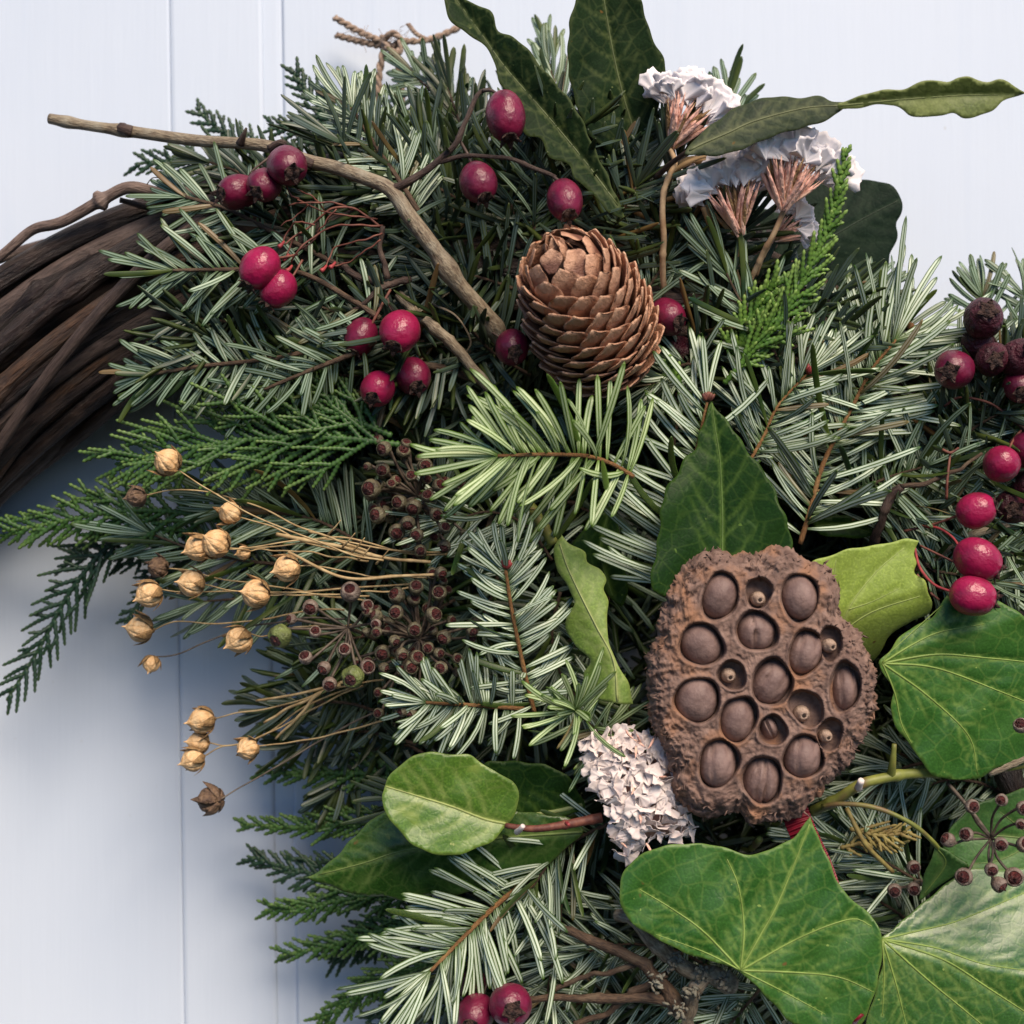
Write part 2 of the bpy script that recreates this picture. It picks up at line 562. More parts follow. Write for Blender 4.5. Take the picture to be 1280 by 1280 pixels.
M['petal'] = simple("statice_petal", (0.92, 0.89, 0.91), (0.88, 0.84, 0.88), 1.5, 0.7, 0.0, 0.04, 0.3, rnd=0.2, detail=4)
M['petal_cream'] = simple("statice_petal_cream", (0.86, 0.79, 0.76), (0.78, 0.68, 0.66), 1.5, 0.75, 0.0, 0.05, 0.3, rnd=0.2, detail=4)
M['bract'] = simple("statice_bract", (0.86, 0.60, 0.44), (0.80, 0.42, 0.36), 1.2, 0.6, 0.3, 0.04, rnd=0.5)
M['bract_tan'] = simple("statice_bract_tan", (0.46, 0.32, 0.16), (0.28, 0.17, 0.08), 2.0, 0.65, 0.4, 0.04, rnd=0.3)
translucent(M['petal'], .10); translucent(M['petal_cream'], .10)
M['statice_stem'] = simple("statice_stem", (0.52, 0.38, 0.23), (0.32, 0.20, 0.11), 250, 0.7, 0.6, 0.0005)
M['ribbon'] = simple("red_ribbon", (0.20, 0.004, 0.018), (0.12, 0.003, 0.012), 300, 0.5, 0.2, 0.0003)

# ------------------------------------------------------------------ the door (setting)
def door_mat():
    m, nt, b = new_mat("painted_door_boards")
    n1 = noise(nt, 60, 6, 0.6, stretch=(1, 1, 0.045))
    n2 = noise(nt, 260, 4, 0.6, stretch=(1, 1, 0.06))
    n3 = noise(nt, 14, 4)
    c = mixrgb(nt, ramp(nt, n3, 0.3, 0.7), (0.63, 0.71, 0.83), (0.60, 0.685, 0.815))
    c = mixrgb(nt, ramp(nt, n1, 0.62, 0.8), c, (0.575, 0.665, 0.81))
    n5 = noise(nt, 330, 2)
    n6 = noise(nt, 26, 3, stretch=(1, 1, 0.35))
    mm = nt.nodes.new('ShaderNodeMath'); mm.operation = 'MULTIPLY'
    nt.links.new(ramp(nt, n5, 0.72, 0.78), mm.inputs[0]); nt.links.new(ramp(nt, n6, 0.5, 0.62), mm.inputs[1])
    c = mixrgb(nt, mm.outputs[0], c, (0.46, 0.47, 0.48))
    nt.links.new(c, b.inputs["Base Color"])
    b.inputs["Roughness"].default_value = 0.42
    b.inputs["Specular IOR Level"].default_value = 0.4
    ad = nt.nodes.new("ShaderNodeMath"); ad.operation = 'ADD'
    nt.links.new(n1, ad.inputs[0]); nt.links.new(n2, ad.inputs[1])
    bump(nt, b, ad.outputs[0], 0.16, 0.0009)
    return m


M['door'] = door_mat()
door = thing('door', (0, 0, 0), 'white painted boarded door the wreath hangs on', 'door')
door["kind"] = "structure"
del door["category"]
SL = math.tan(math.radians(0.85))           # the photo is held slightly askew to the boards


def board(profile):
    """profile: list of (x_px at top of photo, z) swept along the door's height"""
    g = G()
    ys = np.linspace(0.62, -0.62, 12)
    v = np.zeros((len(ys), len(profile), 3))
    for i, y in enumerate(ys):
        py = 640 - y / 0.00025
        for j, (px, z) in enumerate(profile):
            v[i, j] = ((px - 640) * 0.00025 + SL * (py * 0.00025), y, z)
    vv, q = grid_geo(v)
    g.add(vv, q[:, ::-1])
    part('board', g, M['door'], door, smooth=False)


def bev(x0, x1, z, b=3.0, d=0.0006):
    return [(x0, z - 0.006), (x0, z - d), (x0 + b * 0.4, z - d * 0.35), (x0 + b, z), (x1 - b, z), (x1 - b * 0.4, z - d * 0.35), (x1, z - d), (x1, z - 0.006)]


board(bev(-1600, -500, 0))
board(bev(-497, 211.2, 0))
board(bev(211.8, 327.6, 0, 5))
board([(327.8, -0.006), (327.8, -0.0010), (330, -0.0010), (336, -0.0010), (344, -0.0010), (349, -0.0011), (352, -0.0014), (352, -0.006)])
board(bev(352.6, 1460, 0))
board(bev(1462, 2900, 0))
g = G()
v, q = grid_geo(np.array([[(-0.7, 0.62, -0.0055), (-0.7, -0.62, -0.0055)], [(0.7, 0.62, -0.0055), (0.7, -0.62, -0.0055)]]))
g.add(v, q[:, ::-1])
part('backing', g, M['door'], door)

# ------------------------------------------------------------------ woven vine ring
RC = P(511, 1155, 0.029)
RR = 852 * S(0.029)
ring = thing('vine_wreath_ring', RC + [0, RR, 0], 'thick ring of twisted dark brown vines running under the greenery', 'wreath')
RB = 0.0238


def tube_attrs(p, sides):
    al = np.concatenate([[0], np.cumsum(np.linalg.norm(np.diff(p, axis=0), axis=1))])
    ang = np.arange(sides) * 2 * math.pi / sides
    return dict(along=np.concatenate([np.repeat(al, sides), [al[0], al[-1]]]), around=np.concatenate([np.tile(ang, len(p)), [0, 0]]))


def vine(a0, a1, rad, ph, turns, r, mat, n=150, squash=1.0, name='vine'):
    """a strand winding round the ring's core; angles in degrees, clockwise from the top"""
    th = np.radians(np.linspace(a0, a1, n))
    w = ph - turns * (th - math.radians(-52)) + wob(n, 0.12)
    rr = rad * (1 + wob(n, 0.05))
    off = rr * np.cos(w)
    z = RC[2] + rr * np.sin(w) * squash
    R = RR + off
    p = np.stack([RC[0] + R * np.sin(th), RC[1] + R * np.cos(th), z], -1)
    t = np.linspace(0, 1, n)
    rad_ = r * (1 + wob(n, 0.06, 5)) * np.minimum(1, np.minimum(t, 1 - t) * 30 + 0.4)
    # knots
    for _ in range(rng.integers(1, 4)):
        c = rng.random()
        rad_ = rad_ * (1 + 0.35 * np.exp(-((t - c) / 0.006) ** 2))
    g = G()
    g.add(*tube_geo(p, rad_, 14, flat=rng.uniform(0.7, 1.0)), **tube_attrs(p, 14))
    return part(name, g, mat, ring)


for k in range(13):                                  # inner strands
    vine(-100 + rng.uniform(-6, 6), 92, RB * rng.uniform(0.20, 0.50), k * 2.399, rng.uniform(0.5, 1.6), rng.uniform(0.0036, 0.0052), M['vine'])
for k in range(34):                                  # outer strands
    vine(-100 + rng.uniform(-6, 6), 92, RB * rng.uniform(0.76, 1.08), k * 2 * math.pi / 34 + rng.uniform(-.14, .14), rng.uniform(0.8, 1.8),
         rng.uniform(0.0019, 0.0036), [M['vine'], M['vine'], M['vine_orange'], M['vine'], M['vine_light']][k % 5])
for k in range(6):                                   # thin wrapping tendrils
    vine(-100, 40 + 20 * rng.random(), RB * 1.16, k * 1.3 + .4, rng.uniform(2.5, 4.5), 0.0019, M['vine_light'], name='tendril')


def twig_part(pts, z, r0, r1, mat, parent, name='twig', n=None, sides=8, knots=0, jit=0.0, caps=True):
    L = np.sum(np.linalg.norm(np.diff(np.asarray(pts, float), axis=0), axis=1))
    n = n or int(max(10, min(90, L / 4)))
    p = path3(pts, z, n)
    t = np.linspace(0, 1, n)
    s = S(np.mean(z))
    r = (r0 + (r1 - r0) * t) * 0.5 * s
    r = r * (1 + wob(n, 0.05, 5))
    for _ in range(knots):
        r = r * (1 + 0.26 * np.exp(-((t - rng.random()) / 0.016) ** 2))
    if jit:
        p = p + np.stack([wob(n, jit * s, 4), wob(n, jit * s, 4), wob(n, jit * s, 4)], -1)
    g = G()
    g.add(*tube_geo(p, r, sides), **tube_attrs(p, sides))
    return part(name, g, mat, parent)


# grey split vine end standing off the ring
tendril = thing('vine_offshoot', P(240, 243, .045), 'pale grey-brown split vine end arching above the dark woven ring', 'vine')
twig_part([(250, 246), (205, 242), (165, 236), (130, 249), (75, 277), (40, 288), (8, 315), (-30, 340)], (.045, .05, .052, .052, .05, .048, .047, .045), 17, 12, M['vine_tan'], tendril, 'stem', knots=4, jit=1.0)
twig_part([(245, 240), (215, 244), (190, 258), (150, 250)], (.044, .046, .046, .050), 18, 6, M['vine_light'], tendril, 'split_bark', knots=1)
twig_part([(180, 236), (192, 222), (212, 227)], (.052, .054, .053), 1.6, 0.8, M['haw_dark'], tendril, 'tendril', n=14)


# ------------------------------------------------------------------ fir sprigs
def needle_proto(sweep, droop, hi=True):
    if hi:
        yf = np.array([-1, -.84, -.66, -.24, -.12, .12, .24, .66, .84, 1])
        zf = np.array([0, .10, .12, .10, .20, .20, .10, .12, .10, 0])
        bf = np.array([0, 0, 1, 1, 0, 0, 1, 1, 0, 0])
        yb = np.array([.7, 0, -.7]); zb = np.array([-.22, -.10, -.22])
        rings = 8
    else:
        yf = np.array([-1, -.62, -.2, .0, .2, .62, 1]); zf = np.array([0, .12, .10, .2, .10, .12, 0])
        bf = np.array([0, 1, .8, 0, .8, 1, 0.])
        yb = np.array([0]); zb = np.array([-.2]); rings = 5
    y = np.concatenate([yf, yb]); z = np.concatenate([zf, zb]); b = np.concatenate([bf, 0 * yb]); un = np.concatenate([0 * yf + 1, 0 * yb])
    m = len(y)
    x = np.array([0, .06, .2, .4, .6, .8, .94, 1.0]) if hi else np.array([0, .15, .5, .85, 1.0])
    w = np.interp(x, [0, .06, .25, .6, .85, .95, 1], [.30, .45, .9, 1, 1, .86, .5])
    v = np.zeros((rings, m, 3))
    for i in range(rings):
        v[i, :, 0] = x[i]
        v[i, :, 1] = y * w[i] * 0.5          # unit width 1
        v[i, :, 2] = z * w[i] * 0.5
    cy = sweep * x ** 2; cz = droop * x ** 2
    i, j = np.meshgrid(np.arange(rings - 1), np.arange(m), indexing='ij')
    j2 = (j + 1) % m
    q = np.stack([i * m + j, i * m + j2, (i + 1) * m + j2, (i + 1) * m + j], -1).reshape(-1, 4)
    vv = v.reshape(-1, 3)
    vv = np.vstack([vv, [1.0 + 0.03, 0, 0]])
    a = np.arange(m)
    t = np.stack([(rings - 1) * m + a, (rings - 1) * m + (a + 1) % m, np.full(m, rings * m)], -1)
    band = np.concatenate([np.tile(b, rings) * np.repeat(np.interp(x, [0, .1, .2, .95, 1], [0, .3, 1, 1, 0]), m), [0]])
    und = np.concatenate([np.tile(un, rings), [1]])
    bend = np.concatenate([np.repeat(np.stack([cy, cz], -1), m, axis=0), [[sweep * 1.06, droop * 1.06]]])
    return vv, q[:, ::-1], t[:, ::-1], band, und, bend


PROTO_HI = [needle_proto(s, d) for s in (-.24, -.09, .0, .09, .24) for d in (-.22, -.03)]
PROTO_LO = [needle_proto(s, d, False) for s in (-.18, 0., .18) for d in (-.2, -.02)]
NEEDLE_ME = {}


def needle_me(k, mat):
    key = (k, mat)
    if key not in NEEDLE_ME:
        v, q, t, band, und, bend = PROTO_HI[k]
        g = G()
        vv = v.copy()
        vv[:, 1] = v[:, 1] * 0.075 + bend[:, 0]
        vv[:, 2] = v[:, 2] * 0.075 + bend[:, 1]
        g.add(vv, q, t, band=band, under=und, tone=0.0)
        NEEDLE_ME[key] = g.mesh("needle", M[mat], door=False)
    return NEEDLE_ME[key]


NZ = np.array([0, 0, 1.0])


def fir(pts, z, n, length, label, mat='fir_pale', twig='twig_orange', tr=(4.5, 2.6), ang=(78, 42), lift=(0.12, 0.28), flip=0.10,
        sides=(1, 1), single=False, lo=False, wpx=7.0, tipn=8, roll=0.6, group='fir sprigs tied into the wreath', lenvar=0.16,
        bud=None, start=0.03, upc=0.18, twigshow=True):
    """pts base -> tip.  ang: needle angle to the twig at base and tip; lift: how far needles rise to the viewer;
    upc: share of needles that stand on the viewer's side of the twig"""
    base = P(pts[0][0], pts[0][1], z[0])
    t0 = thing('fir_sprig', base, label, 'fir sprig', group)
    nP = 40
    p = path3(pts, z, nP)
    T = np.gradient(p, axis=0); T /= np.linalg.norm(T, axis=1, keepdims=True)
    s = S(np.mean(z))
    g = G()
    rr = np.linspace(tr[0], tr[1], nP) * 0.5 * s
    rr = rr * (1 + 0.25 * rng.random(nP))
    g.add(*tube_geo(p, rr, 7), **tube_attrs(p, 7))
    part('twig', g, M[twig], t0)
    if bud:
        gb = G()
        for k in range(6):
            d = nrm(T[-1] + 0.5 * rng.normal(size=3) + 0.35 * NZ)
            c = p[-1] + d * 2 * s
            gb.add(*tube_geo(np.array([c, c + d * 4 * s, c + d * 9 * s, c + d * 12 * s]), np.array([1.5, 3.2, 2.6, .5]) * s, 7))
        part('bud', gb, M[bud], t0)
    out = G()
    n = int(n * 1.15)
    tot = n + tipn
    cnt = 0
    gaps = rng.random(12) < .10
    for i in range(tot):
        tip = i >= n
        u = start + (1 - start) * (i + rng.random()) / n if not tip else 1.0
        u = min(u, 1.0)
        x = u * (nP - 1); k = min(int(x), nP - 2); f = x - k
        o = p[k] * (1 - f) + p[k + 1] * f
        t_ = nrm(T[k] * (1 - f) + T[k + 1] * f)
        sd_ = nrm(np.cross(t_, NZ))               # to the right of the growth direction, in the door plane
        up = np.cross(sd_, t_)
        side = 1 if (i % 2 == 0) else -1
        if rng.random() > sides[0 if side > 0 else 1]:
            continue
        if not tip and gaps[int(u * 11.99)] and rng.random() < .7:
            continue
        if tip:
            a = math.radians(rng.uniform(4, ang[1]))
        else:
            a = math.radians(ang[0] + (ang[1] - ang[0]) * u ** 1.3 + rng.normal() * 8.5)
        el = rng.normal(lift[0], lift[1])
        if rng.random() < upc:
            el += rng.uniform(0.4, 1.1)
        elif rng.random() < 0.18:
            el -= rng.uniform(0.3, 0.8)
        rad_ = math.cos(el) * side * sd_ + math.sin(el) * up
        d = nrm(math.cos(a) * t_ + math.sin(a) * rad_)
        L = length * s * (1 + rng.normal() * lenvar) * (1 - 0.12 * u) * (0.82 + 0.18 * min(1, u * 5))
        nzv = NZ + rng.normal(size=3) * roll * 0.5
        if rng.random() < flip:
            nzv = -nzv
        X, Y, Z = frame(d, nzv)
        # bend towards the tip on either side
        towards = np.dot(Y, t_)
        if single:
            si = int(np.clip(round(2 + (1 if towards > 0 else -1) * rng.uniform(-.6, 2.2)), 0, 4))
            kk = si * 2 + int(rng.random() < .4)
            ww = wpx * s * rng.uniform(.9, 1.1) / 0.075
            inst('needle', needle_me(kk, mat), np.stack([X * L, Y * ww, Z * ww], -1), o, t0)
            continue
        pr = PROTO_LO if lo else PROTO_HI
        nb = len(pr) // 2
        si = int(np.clip(round((nb - 1) / 2 + (1 if towards > 0 else -1) * rng.uniform(-.6, 1.1) * (nb - 1) / 2), 0, nb - 1))
        v, q, t, band, und, bend = pr[si * 2 + int(rng.random() < .4)]
        ww = wpx * s * rng.uniform(.88, 1.1)
        vv = o + np.outer(v[:, 0] * L, X) + np.outer(v[:, 1] * ww + bend[:, 0] * L, Y) + np.outer(v[:, 2] * ww + bend[:, 1] * L, Z)
        out.add(vv, q, t, band=band, under=und, tone=rng.random() * 0.6 if rng.random() < .5 else 0.0, brown=rng.uniform(.4, .9) if rng.random() < .022 else 0.0)
        cnt += 1
    if cnt:
        part('needles', out, M[mat], t0, kind='stuff')
    return t0


# ------------------------------------------------------------------ cypress sprays
def branchlet_geo(g, p, r, scale_len):
    L = np.sum(np.linalg.norm(np.diff(p, axis=0), axis=1))
    ns = max(3, int(L / scale_len))
    p2 = spline(p, ns * 2 + 1)
    t = np.linspace(0, 1, len(p2))
    rr = r * np.where(np.arange(len(p2)) % 2 == 0, 0.78, 1.2) * (1 - 0.45 * t ** 2)
    rr[-1] = r * 0.25
    v, q, t_ = tube_geo(p2, rr, 6, flat=0.7)
    sc_ = np.concatenate([np.repeat(np.where(np.arange(len(p2)) % 2 == 0, 0.0, 1.0), 6), [0, 1]])
    tp_ = np.concatenate([np.repeat(t ** 3, 6), [0, 1]])
    g.add(v, q, t_, scale=sc_, tip=tp_)


def cypress(pts, z, n, length, label, mat='cypress', ang=(48, 34), r=3.0, subs=3, sides=(1, 1), zspread=0.006, taper=0.65, stem='twig_brown',
            group='cypress sprays tied into the wreath', sublen=0.42, start=0.08, droop=0.0):
    base = P(pts[0][0], pts[0][1], z[0])
    t0 = thing('cypress_spray', base, label, 'cypress spray', group)
    nP = 40
    p = path3(pts, z, nP)
    T = np.gradient(p, axis=0); T /= np.linalg.norm(T, axis=1, keepdims=True)
    s = S(np.mean(z))
    n = int(n * 1.3)
    g = G()
    branchlet_geo(g, p, r * 1.15 * s, 6.5 * s)
    part('stem', g, M[mat], t0)
    for i in range(n):
        u = start + (0.985 - start) * (i + 0.5 * rng.random()) / n
        x = u * (nP - 1); k = min(int(x), nP - 2); f = x - k
        o = p[k] * (1 - f) + p[k + 1] * f
        t_ = T[k]
        sd_ = nrm(np.cross(t_, NZ))
        side = 1 if i % 2 == 0 else -1
        if rng.random() > sides[0 if side > 0 else 1]:
            continue
        a = math.radians(ang[0] + (ang[1] - ang[0]) * u + rng.normal() * 5)
        el = rng.normal() * 0.28
        d = nrm(math.cos(a) * t_ + math.sin(a) * (math.cos(el) * side * sd_ + math.sin(el) * NZ))
        L = length * s * (1 - taper * u) * rng.uniform(.8, 1.15) * (0.75 if u < .12 else 1)
        bend = t_ * L * 0.16 + np.array([0, -1, 0]) * L * droop + NZ * rng.normal() * 0.05 * L
        q = spline(np.array([o, o + d * L * .5 + bend * .2, o + d * L + bend]), 12)
        g = G()
        branchlet_geo(g, q, r * s, 6 * s)
        m = int(round(subs * (1 - 0.7 * u)))
        for j in range(m):
            w = 0.22 + 0.6 * (j + rng.random() * .5) / max(1, m)
            kk = int(w * 11)
            dq = nrm(q[min(kk + 1, 11)] - q[kk])
            s2 = nrm(np.cross(dq, NZ)) * (1 if j % 2 == 0 else -1)
            a2 = math.radians(rng.uniform(30, 42))
            d2 = nrm(math.cos(a2) * dq + math.sin(a2) * (s2 + NZ * rng.normal() * .3))
            L2 = L * sublen * (1 - 0.5 * w) * rng.uniform(.8, 1.25)
            branchlet_geo(g, spline(np.array([q[kk], q[kk] + d2 * L2 * .5, q[kk] + d2 * L2 + dq * L2 * .12]), 8), r * 0.88 * s, 5.5 * s)
        part('branchlet', g, M[mat], t0)
    return t0


# ------------------------------------------------------------------ leaves
def closed_spline(pts, step=3.0):
    p = np.asarray(pts, float)
    n = len(p)
    out = []
    for i in range(n):
        a, b, c, d = p[(i - 1) % n], p[i], p[(i + 1) % n], p[(i + 2) % n]
        # centripetal-ish: damp tangents at sharp corners
        L = np.linalg.norm(c - b)
        m1 = (c - a) / 2; m2 = (d - b) / 2
        m1 = m1 * min(1, 1.0 * L / (np.linalg.norm(m1) + 1e-9)); m2 = m2 * min(1, 1.0 * L / (np.linalg.norm(m2) + 1e-9))
        if np.dot(nrm(b - a), nrm(c - b)) < 0.0: m1 = (c - b) * .6
        if np.dot(nrm(c - b), nrm(d - c)) < 0.0: m2 = (c - b) * .6
        k = max(1, int(L / step))
        t = (np.arange(k) / k)[:, None]
        out.append((2 * t ** 3 - 3 * t ** 2 + 1) * b + (t ** 3 - 2 * t ** 2 + t) * m1 + (-2 * t ** 3 + 3 * t ** 2) * c + (t ** 3 - t ** 2) * m2)
    return np.vstack(out)


def inside(poly, pts):
    x, y = pts[:, 0], pts[:, 1]
    r = np.zeros(len(pts), bool)
    x0, y0 = poly[:, 0], poly[:, 1]
    x1, y1 = np.roll(x0, -1), np.roll(y0, -1)
    for a, b, c, d in zip(x0, y0, x1, y1):
        if b == d: continue
        cnd = (b > y) != (d > y)
        r ^= cnd & (x < (c - a) * (y - b) / (d - b) + a)
    return r


def dist_poly(pts, line):
    """distance of pts to a polyline, and the parameter 0..1 along it"""
    best = np.full(len(pts), 1e9); par = np.zeros(len(pts))
    seg = np.linalg.norm(np.diff(line, axis=0), axis=1); cum = np.concatenate([[0], np.cumsum(seg)])
    for i in range(len(line) - 1):
        a, b = line[i], line[i + 1]
        ab = b - a
        t = np.clip(((pts - a) @ ab) / (ab @ ab + 1e-9), 0, 1)
        d = np.linalg.norm(pts - (a + t[:, None] * ab), axis=1)
        m = d < best
        best[m] = d[m]; par[m] = ((cum[i] + t[m] * seg[i]) / cum[-1])
    return best, par


def sec_veins(mid, n, ang, length, side=0, bend=0.25, w=1.0, start=.08, end=.9):
    """secondary veins off a midrib polyline (pixels)"""
    m = spline(mid, 60)
    out = []
    for i in range(n):
        for sd_ in ((1, -1) if side == 0 else (side,)):
            u = start + (end - start) * (i + rng.uniform(.1, .6)) / n
            k = int(u * 58)
            t = nrm(m[k + 1] - m[k]); nn = np.array([-t[1], t[0]]) * sd_
            a = math.radians(ang + rng.normal() * 4)
            L = length * (math.sin(math.pi * min(1, .2 + u * .8)) ** .6) * rng.uniform(.85, 1.1)
            d = t * math.cos(a) + nn * math.sin(a)
            out.append((np.array([m[k], m[k] + d * L * .5, m[k] + d * L * .9 + t * L * bend]), w))
    return out


def fold(mid, k):
    def f(p):
        d, _ = dist_poly(p, mid)
        return k * d / 100
    return f


def leaf(label, outline, zf, mid, mat, prim=(), sec=(), group=None, petiole=None, name='bay_leaf', cat='leaf', ripple=0.6, step=4.0, foldk=0.003,
         wave=0.0010, vein_w=2.8, raise_=1.0, thick=0.00035, edge=0.5, midr=(2.2, .7), base=None, veinname='midrib', tmat=None, sink=0.0):
    """outline, mid, prim, sec in photo pixels; zf(p) -> height above the door"""
    poly = closed_spline(outline)
    nb = len(poly)
    ph = rng.random() * 9
    k = np.arange(nb)
    cen = poly.mean(0)
    tan = np.roll(poly, -1, 0) - np.roll(poly, 1, 0)
    nrm2 = np.stack([tan[:, 1], -tan[:, 0]], -1); nrm2 /= np.linalg.norm(nrm2, axis=1, keepdims=True) + 1e-9
    poly = poly + nrm2 * (ripple * (np.sin(k * .55 + ph) + .7 * np.sin(k * .23 + 2 * ph)))[:, None]
    lo, hi = poly.min(0), poly.max(0)
    gx, gy = np.meshgrid(np.arange(lo[0], hi[0], step), np.arange(lo[1], hi[1], step))
    pts = np.stack([gx.ravel(), gy.ravel()], -1)
    pts[:, 0] += (np.round((pts[:, 1] - lo[1]) / step) % 2) * step * .5
    pts = pts + rng.uniform(-.2, .2, pts.shape) * step
    pts = pts[inside(poly, pts)]
    db, _ = dist_poly(pts, np.vstack([poly, poly[:1]]))
    pts = pts[db > step * .55]
    allp = np.vstack([poly, pts])
    edges = [(i, (i + 1) % nb) for i in range(nb)]
    vo, eo, fo, ov, oe, of = delaunay_2d_cdt([Vector(p) for p in allp], edges, [], 1, 1e-4)
    p2 = np.array([(v[0], v[1]) for v in vo])
    tri = np.array([f for f in fo if len(f) == 3], int)
    mid = np.asarray(mid, float)
    dm, um = dist_poly(p2, mid)
    de, _ = dist_poly(p2, np.vstack([poly, poly[:1]]))
    vein = np.exp(-(dm / (vein_w * (1.25 - .7 * um))) ** 2)
    relief = np.exp(-(dm / 5.0) ** 2) * 0.0005
    for ln, w in list(prim):
        d, u = dist_poly(p2, spline(ln, 14))
        vein = np.maximum(vein, .9 * np.exp(-(d / (vein_w * w * (1.1 - .6 * u))) ** 2))
        relief = np.maximum(relief, np.exp(-(d / 5.0) ** 2) * 0.0004)
    for ln, w in list(sec):
        d, u = dist_poly(p2, spline(ln, 8))
        vein = np.maximum(vein, .62 * np.exp(-(d / (vein_w * .75 * w)) ** 2) * (1 - .5 * u))
        relief = np.maximum(relief, np.exp(-(d / 4.0) ** 2) * 0.00018)
    z = zf(p2) + foldk * dm / 100
    wx = np.sin(p2[:, 0] * .050 + ph) * np.sin(p2[:, 1] * .043 + 2 * ph) + .6 * np.sin((p2[:, 0] + p2[:, 1]) * .085 + 3 * ph)
    wave = wave * .38
    z = z + wave * wx * np.clip(dm / 40, 0.1, 1)
    z = z - relief * raise_
    v = PA(p2[:, 0], p2[:, 1], z)
    vb = PA(p2[:, 0], p2[:, 1], z) - np.array([0, 0, thick])
    # orient triangles towards +z (pixel y runs down, so check)
    a, b, c = v[tri[:, 0]], v[tri[:, 1]], v[tri[:, 2]]
    fl = np.cross(b - a, c - a)[:, 2] < 0
    tri[fl] = tri[fl][:, ::-1]
    n = len(v)
    ed = {}
    for f in tri:
        for i, j in ((0, 1), (1, 2), (2, 0)):
            e = (f[i], f[j])
            if (e[1], e[0]) in ed: del ed[(e[1], e[0])]
            else: ed[e] = 1
    rim = np.array([(i, n + i, n + j, j) for (i, j) in ed], int)
    g = G()
    ea = np.exp(-(de / 1.6) ** 2) * edge
    g.add(np.vstack([v, vb]), rim, np.vstack([tri, tri[:, ::-1] + n]), vein=np.concatenate([vein, vein * .5]), edge=np.concatenate([ea, ea]),
          back=np.concatenate([np.zeros(n), np.ones(n)]))
    b0 = np.asarray(base if base is not None else mid[0], float)
    zb = float(zf(b0[None])[0])
    t0 = thing(name, P(b0[0], b0[1], zb), label, cat, group)
    part('blade', g, M[mat], t0)

    def hz(pp):
        d_, _ = dist_poly(pp, mid)
        wv = np.sin(pp[:, 0] * .050 + ph) * np.sin(pp[:, 1] * .043 + 2 * ph) + .6 * np.sin((pp[:, 0] + pp[:, 1]) * .085 + 3 * ph)
        rl = np.exp(-(d_ / 5.0) ** 2) * 0.0005
        return zf(pp) + foldk * d_ / 100 + wave * wv * np.clip(d_ / 40, .1, 1), rl
    s = S(zb)
    for idx, (ln, w) in enumerate([(mid, 1.0)] + [(a, b) for a, b in prim]):
        q = spline(ln, 26)
        ins = inside(poly, q)
        if ins.sum() < 4: continue
        q = q[ins]
        h, rl = hz(q)
        h = h - (0.0005 if idx == 0 else 0.0004) * raise_ + (0.00008 + sink)
        g = G()
        w0, w1 = midr[0] * w, midr[1] * w
        g.add(*tube_geo(PA(q[:, 0], q[:, 1], h), np.linspace(w0, w1, len(q)) * .5 * s, 6, flat=.8))
        part(veinname if idx == 0 else 'vein', g, M[tmat], t0)
    if petiole is not None:
        pp, pz, pr, pm = petiole
        twig_part(pp, pz, pr[0], pr[1], M[pm], t0, 'petiole')
    return t0


def plane(z0, cx, cy, gx=0.0, gy=0.0, extra=None):
    """height z0 at (cx, cy), gx / gy metres per 100 px right / down"""
    def f(p):
        z = z0 + gx * (p[:, 0] - cx) / 100 + gy * (p[:, 1] - cy) / 100
        return z + (extra(p) if extra else 0)
    return f

# ------------------------------------------------------------------ unit meshes shared by berries, capsules, seeds
def lathe_unit(name, prof, seg, mat, door=False, fn=None):
    """prof: list (x, r) along +X"""
    prof = np.asarray(prof, float)
    a = np.arange(seg) * 2 * math.pi / seg
    v = np.zeros((seg, len(prof), 3))
    v[:, :, 0] = prof[None, :, 0]
    v[:, :, 1] = np.cos(a)[:, None] * prof[None, :, 1]
    v[:, :, 2] = np.sin(a)[:, None] * prof[None, :, 1]
    if fn is not None:
        v = fn(v, a)
    vv, q = grid_geo(v, closed_u=True)
    g = G()
    g.add(vv, q)
    return g.mesh(name, M[mat], door=False)


def ball_prof(n=14, rx=1.0, p=1.0):
    t = np.linspace(-math.pi / 2, math.pi / 2, n)
    return np.stack([rx * np.sin(t), np.maximum(np.cos(t), 0.001) ** p], -1)


def lumpy(amt, f=3):
    ph = rng.random(6) * 6
    def fn(v, a):
        x = v[:, :, 0]; aa = a[:, None]
        k = 1 + amt * (np.sin(f * aa + ph[0] + 2 * x) * .6 + np.sin((f + 2) * aa + ph[1] - 3 * x) * .4 + .5 * np.sin(4 * x + ph[2]))
        v[:, :, 1] *= k; v[:, :, 2] *= k
        return v
    return fn


BERRY = {}
for mt in ('berry', 'berry_bright', 'berry_dark'):
    BERRY[mt] = [lathe_unit("berry", ball_prof(16, 1.04, .92), 22, mt, fn=lumpy(a)) for a in (.018, .028, .022)]


def calyx_mesh():
    g = G()
    # dark sunken disc with a ring of five dried sepals at the +X end
    v, q, t = tube_geo(np.array([[.90, 0, 0], [.99, 0, 0], [1.055, 0, 0], [1.03, 0, 0]]), [.42, .40, .33, .16], 12)
    g.add(v, q, t)
    for k in range(5):
        a = k * 2 * math.pi / 5 + rng.uniform(-.2, .2)
        e = np.array([0, math.cos(a), math.sin(a)]); f = np.array([0, -math.sin(a), math.cos(a)])
        out = rng.uniform(.1, .5)
        pts = [np.array([.97, 0, 0]) + e * .30, np.array([1.08, 0, 0]) + e * (.40 + out * .15), np.array([1.13 + .12 * rng.random(), 0, 0]) + e * (.42 + out * .5)]
        g.add(*tube_geo(spline(np.array(pts), 6), np.array([.17, .18, .15, .11, .07, .02]), 6, flat=.3, zhint=e))
    return g.mesh("calyx", M['calyx'], door=False)


CALYX = [calyx_mesh() for _ in range(3)]


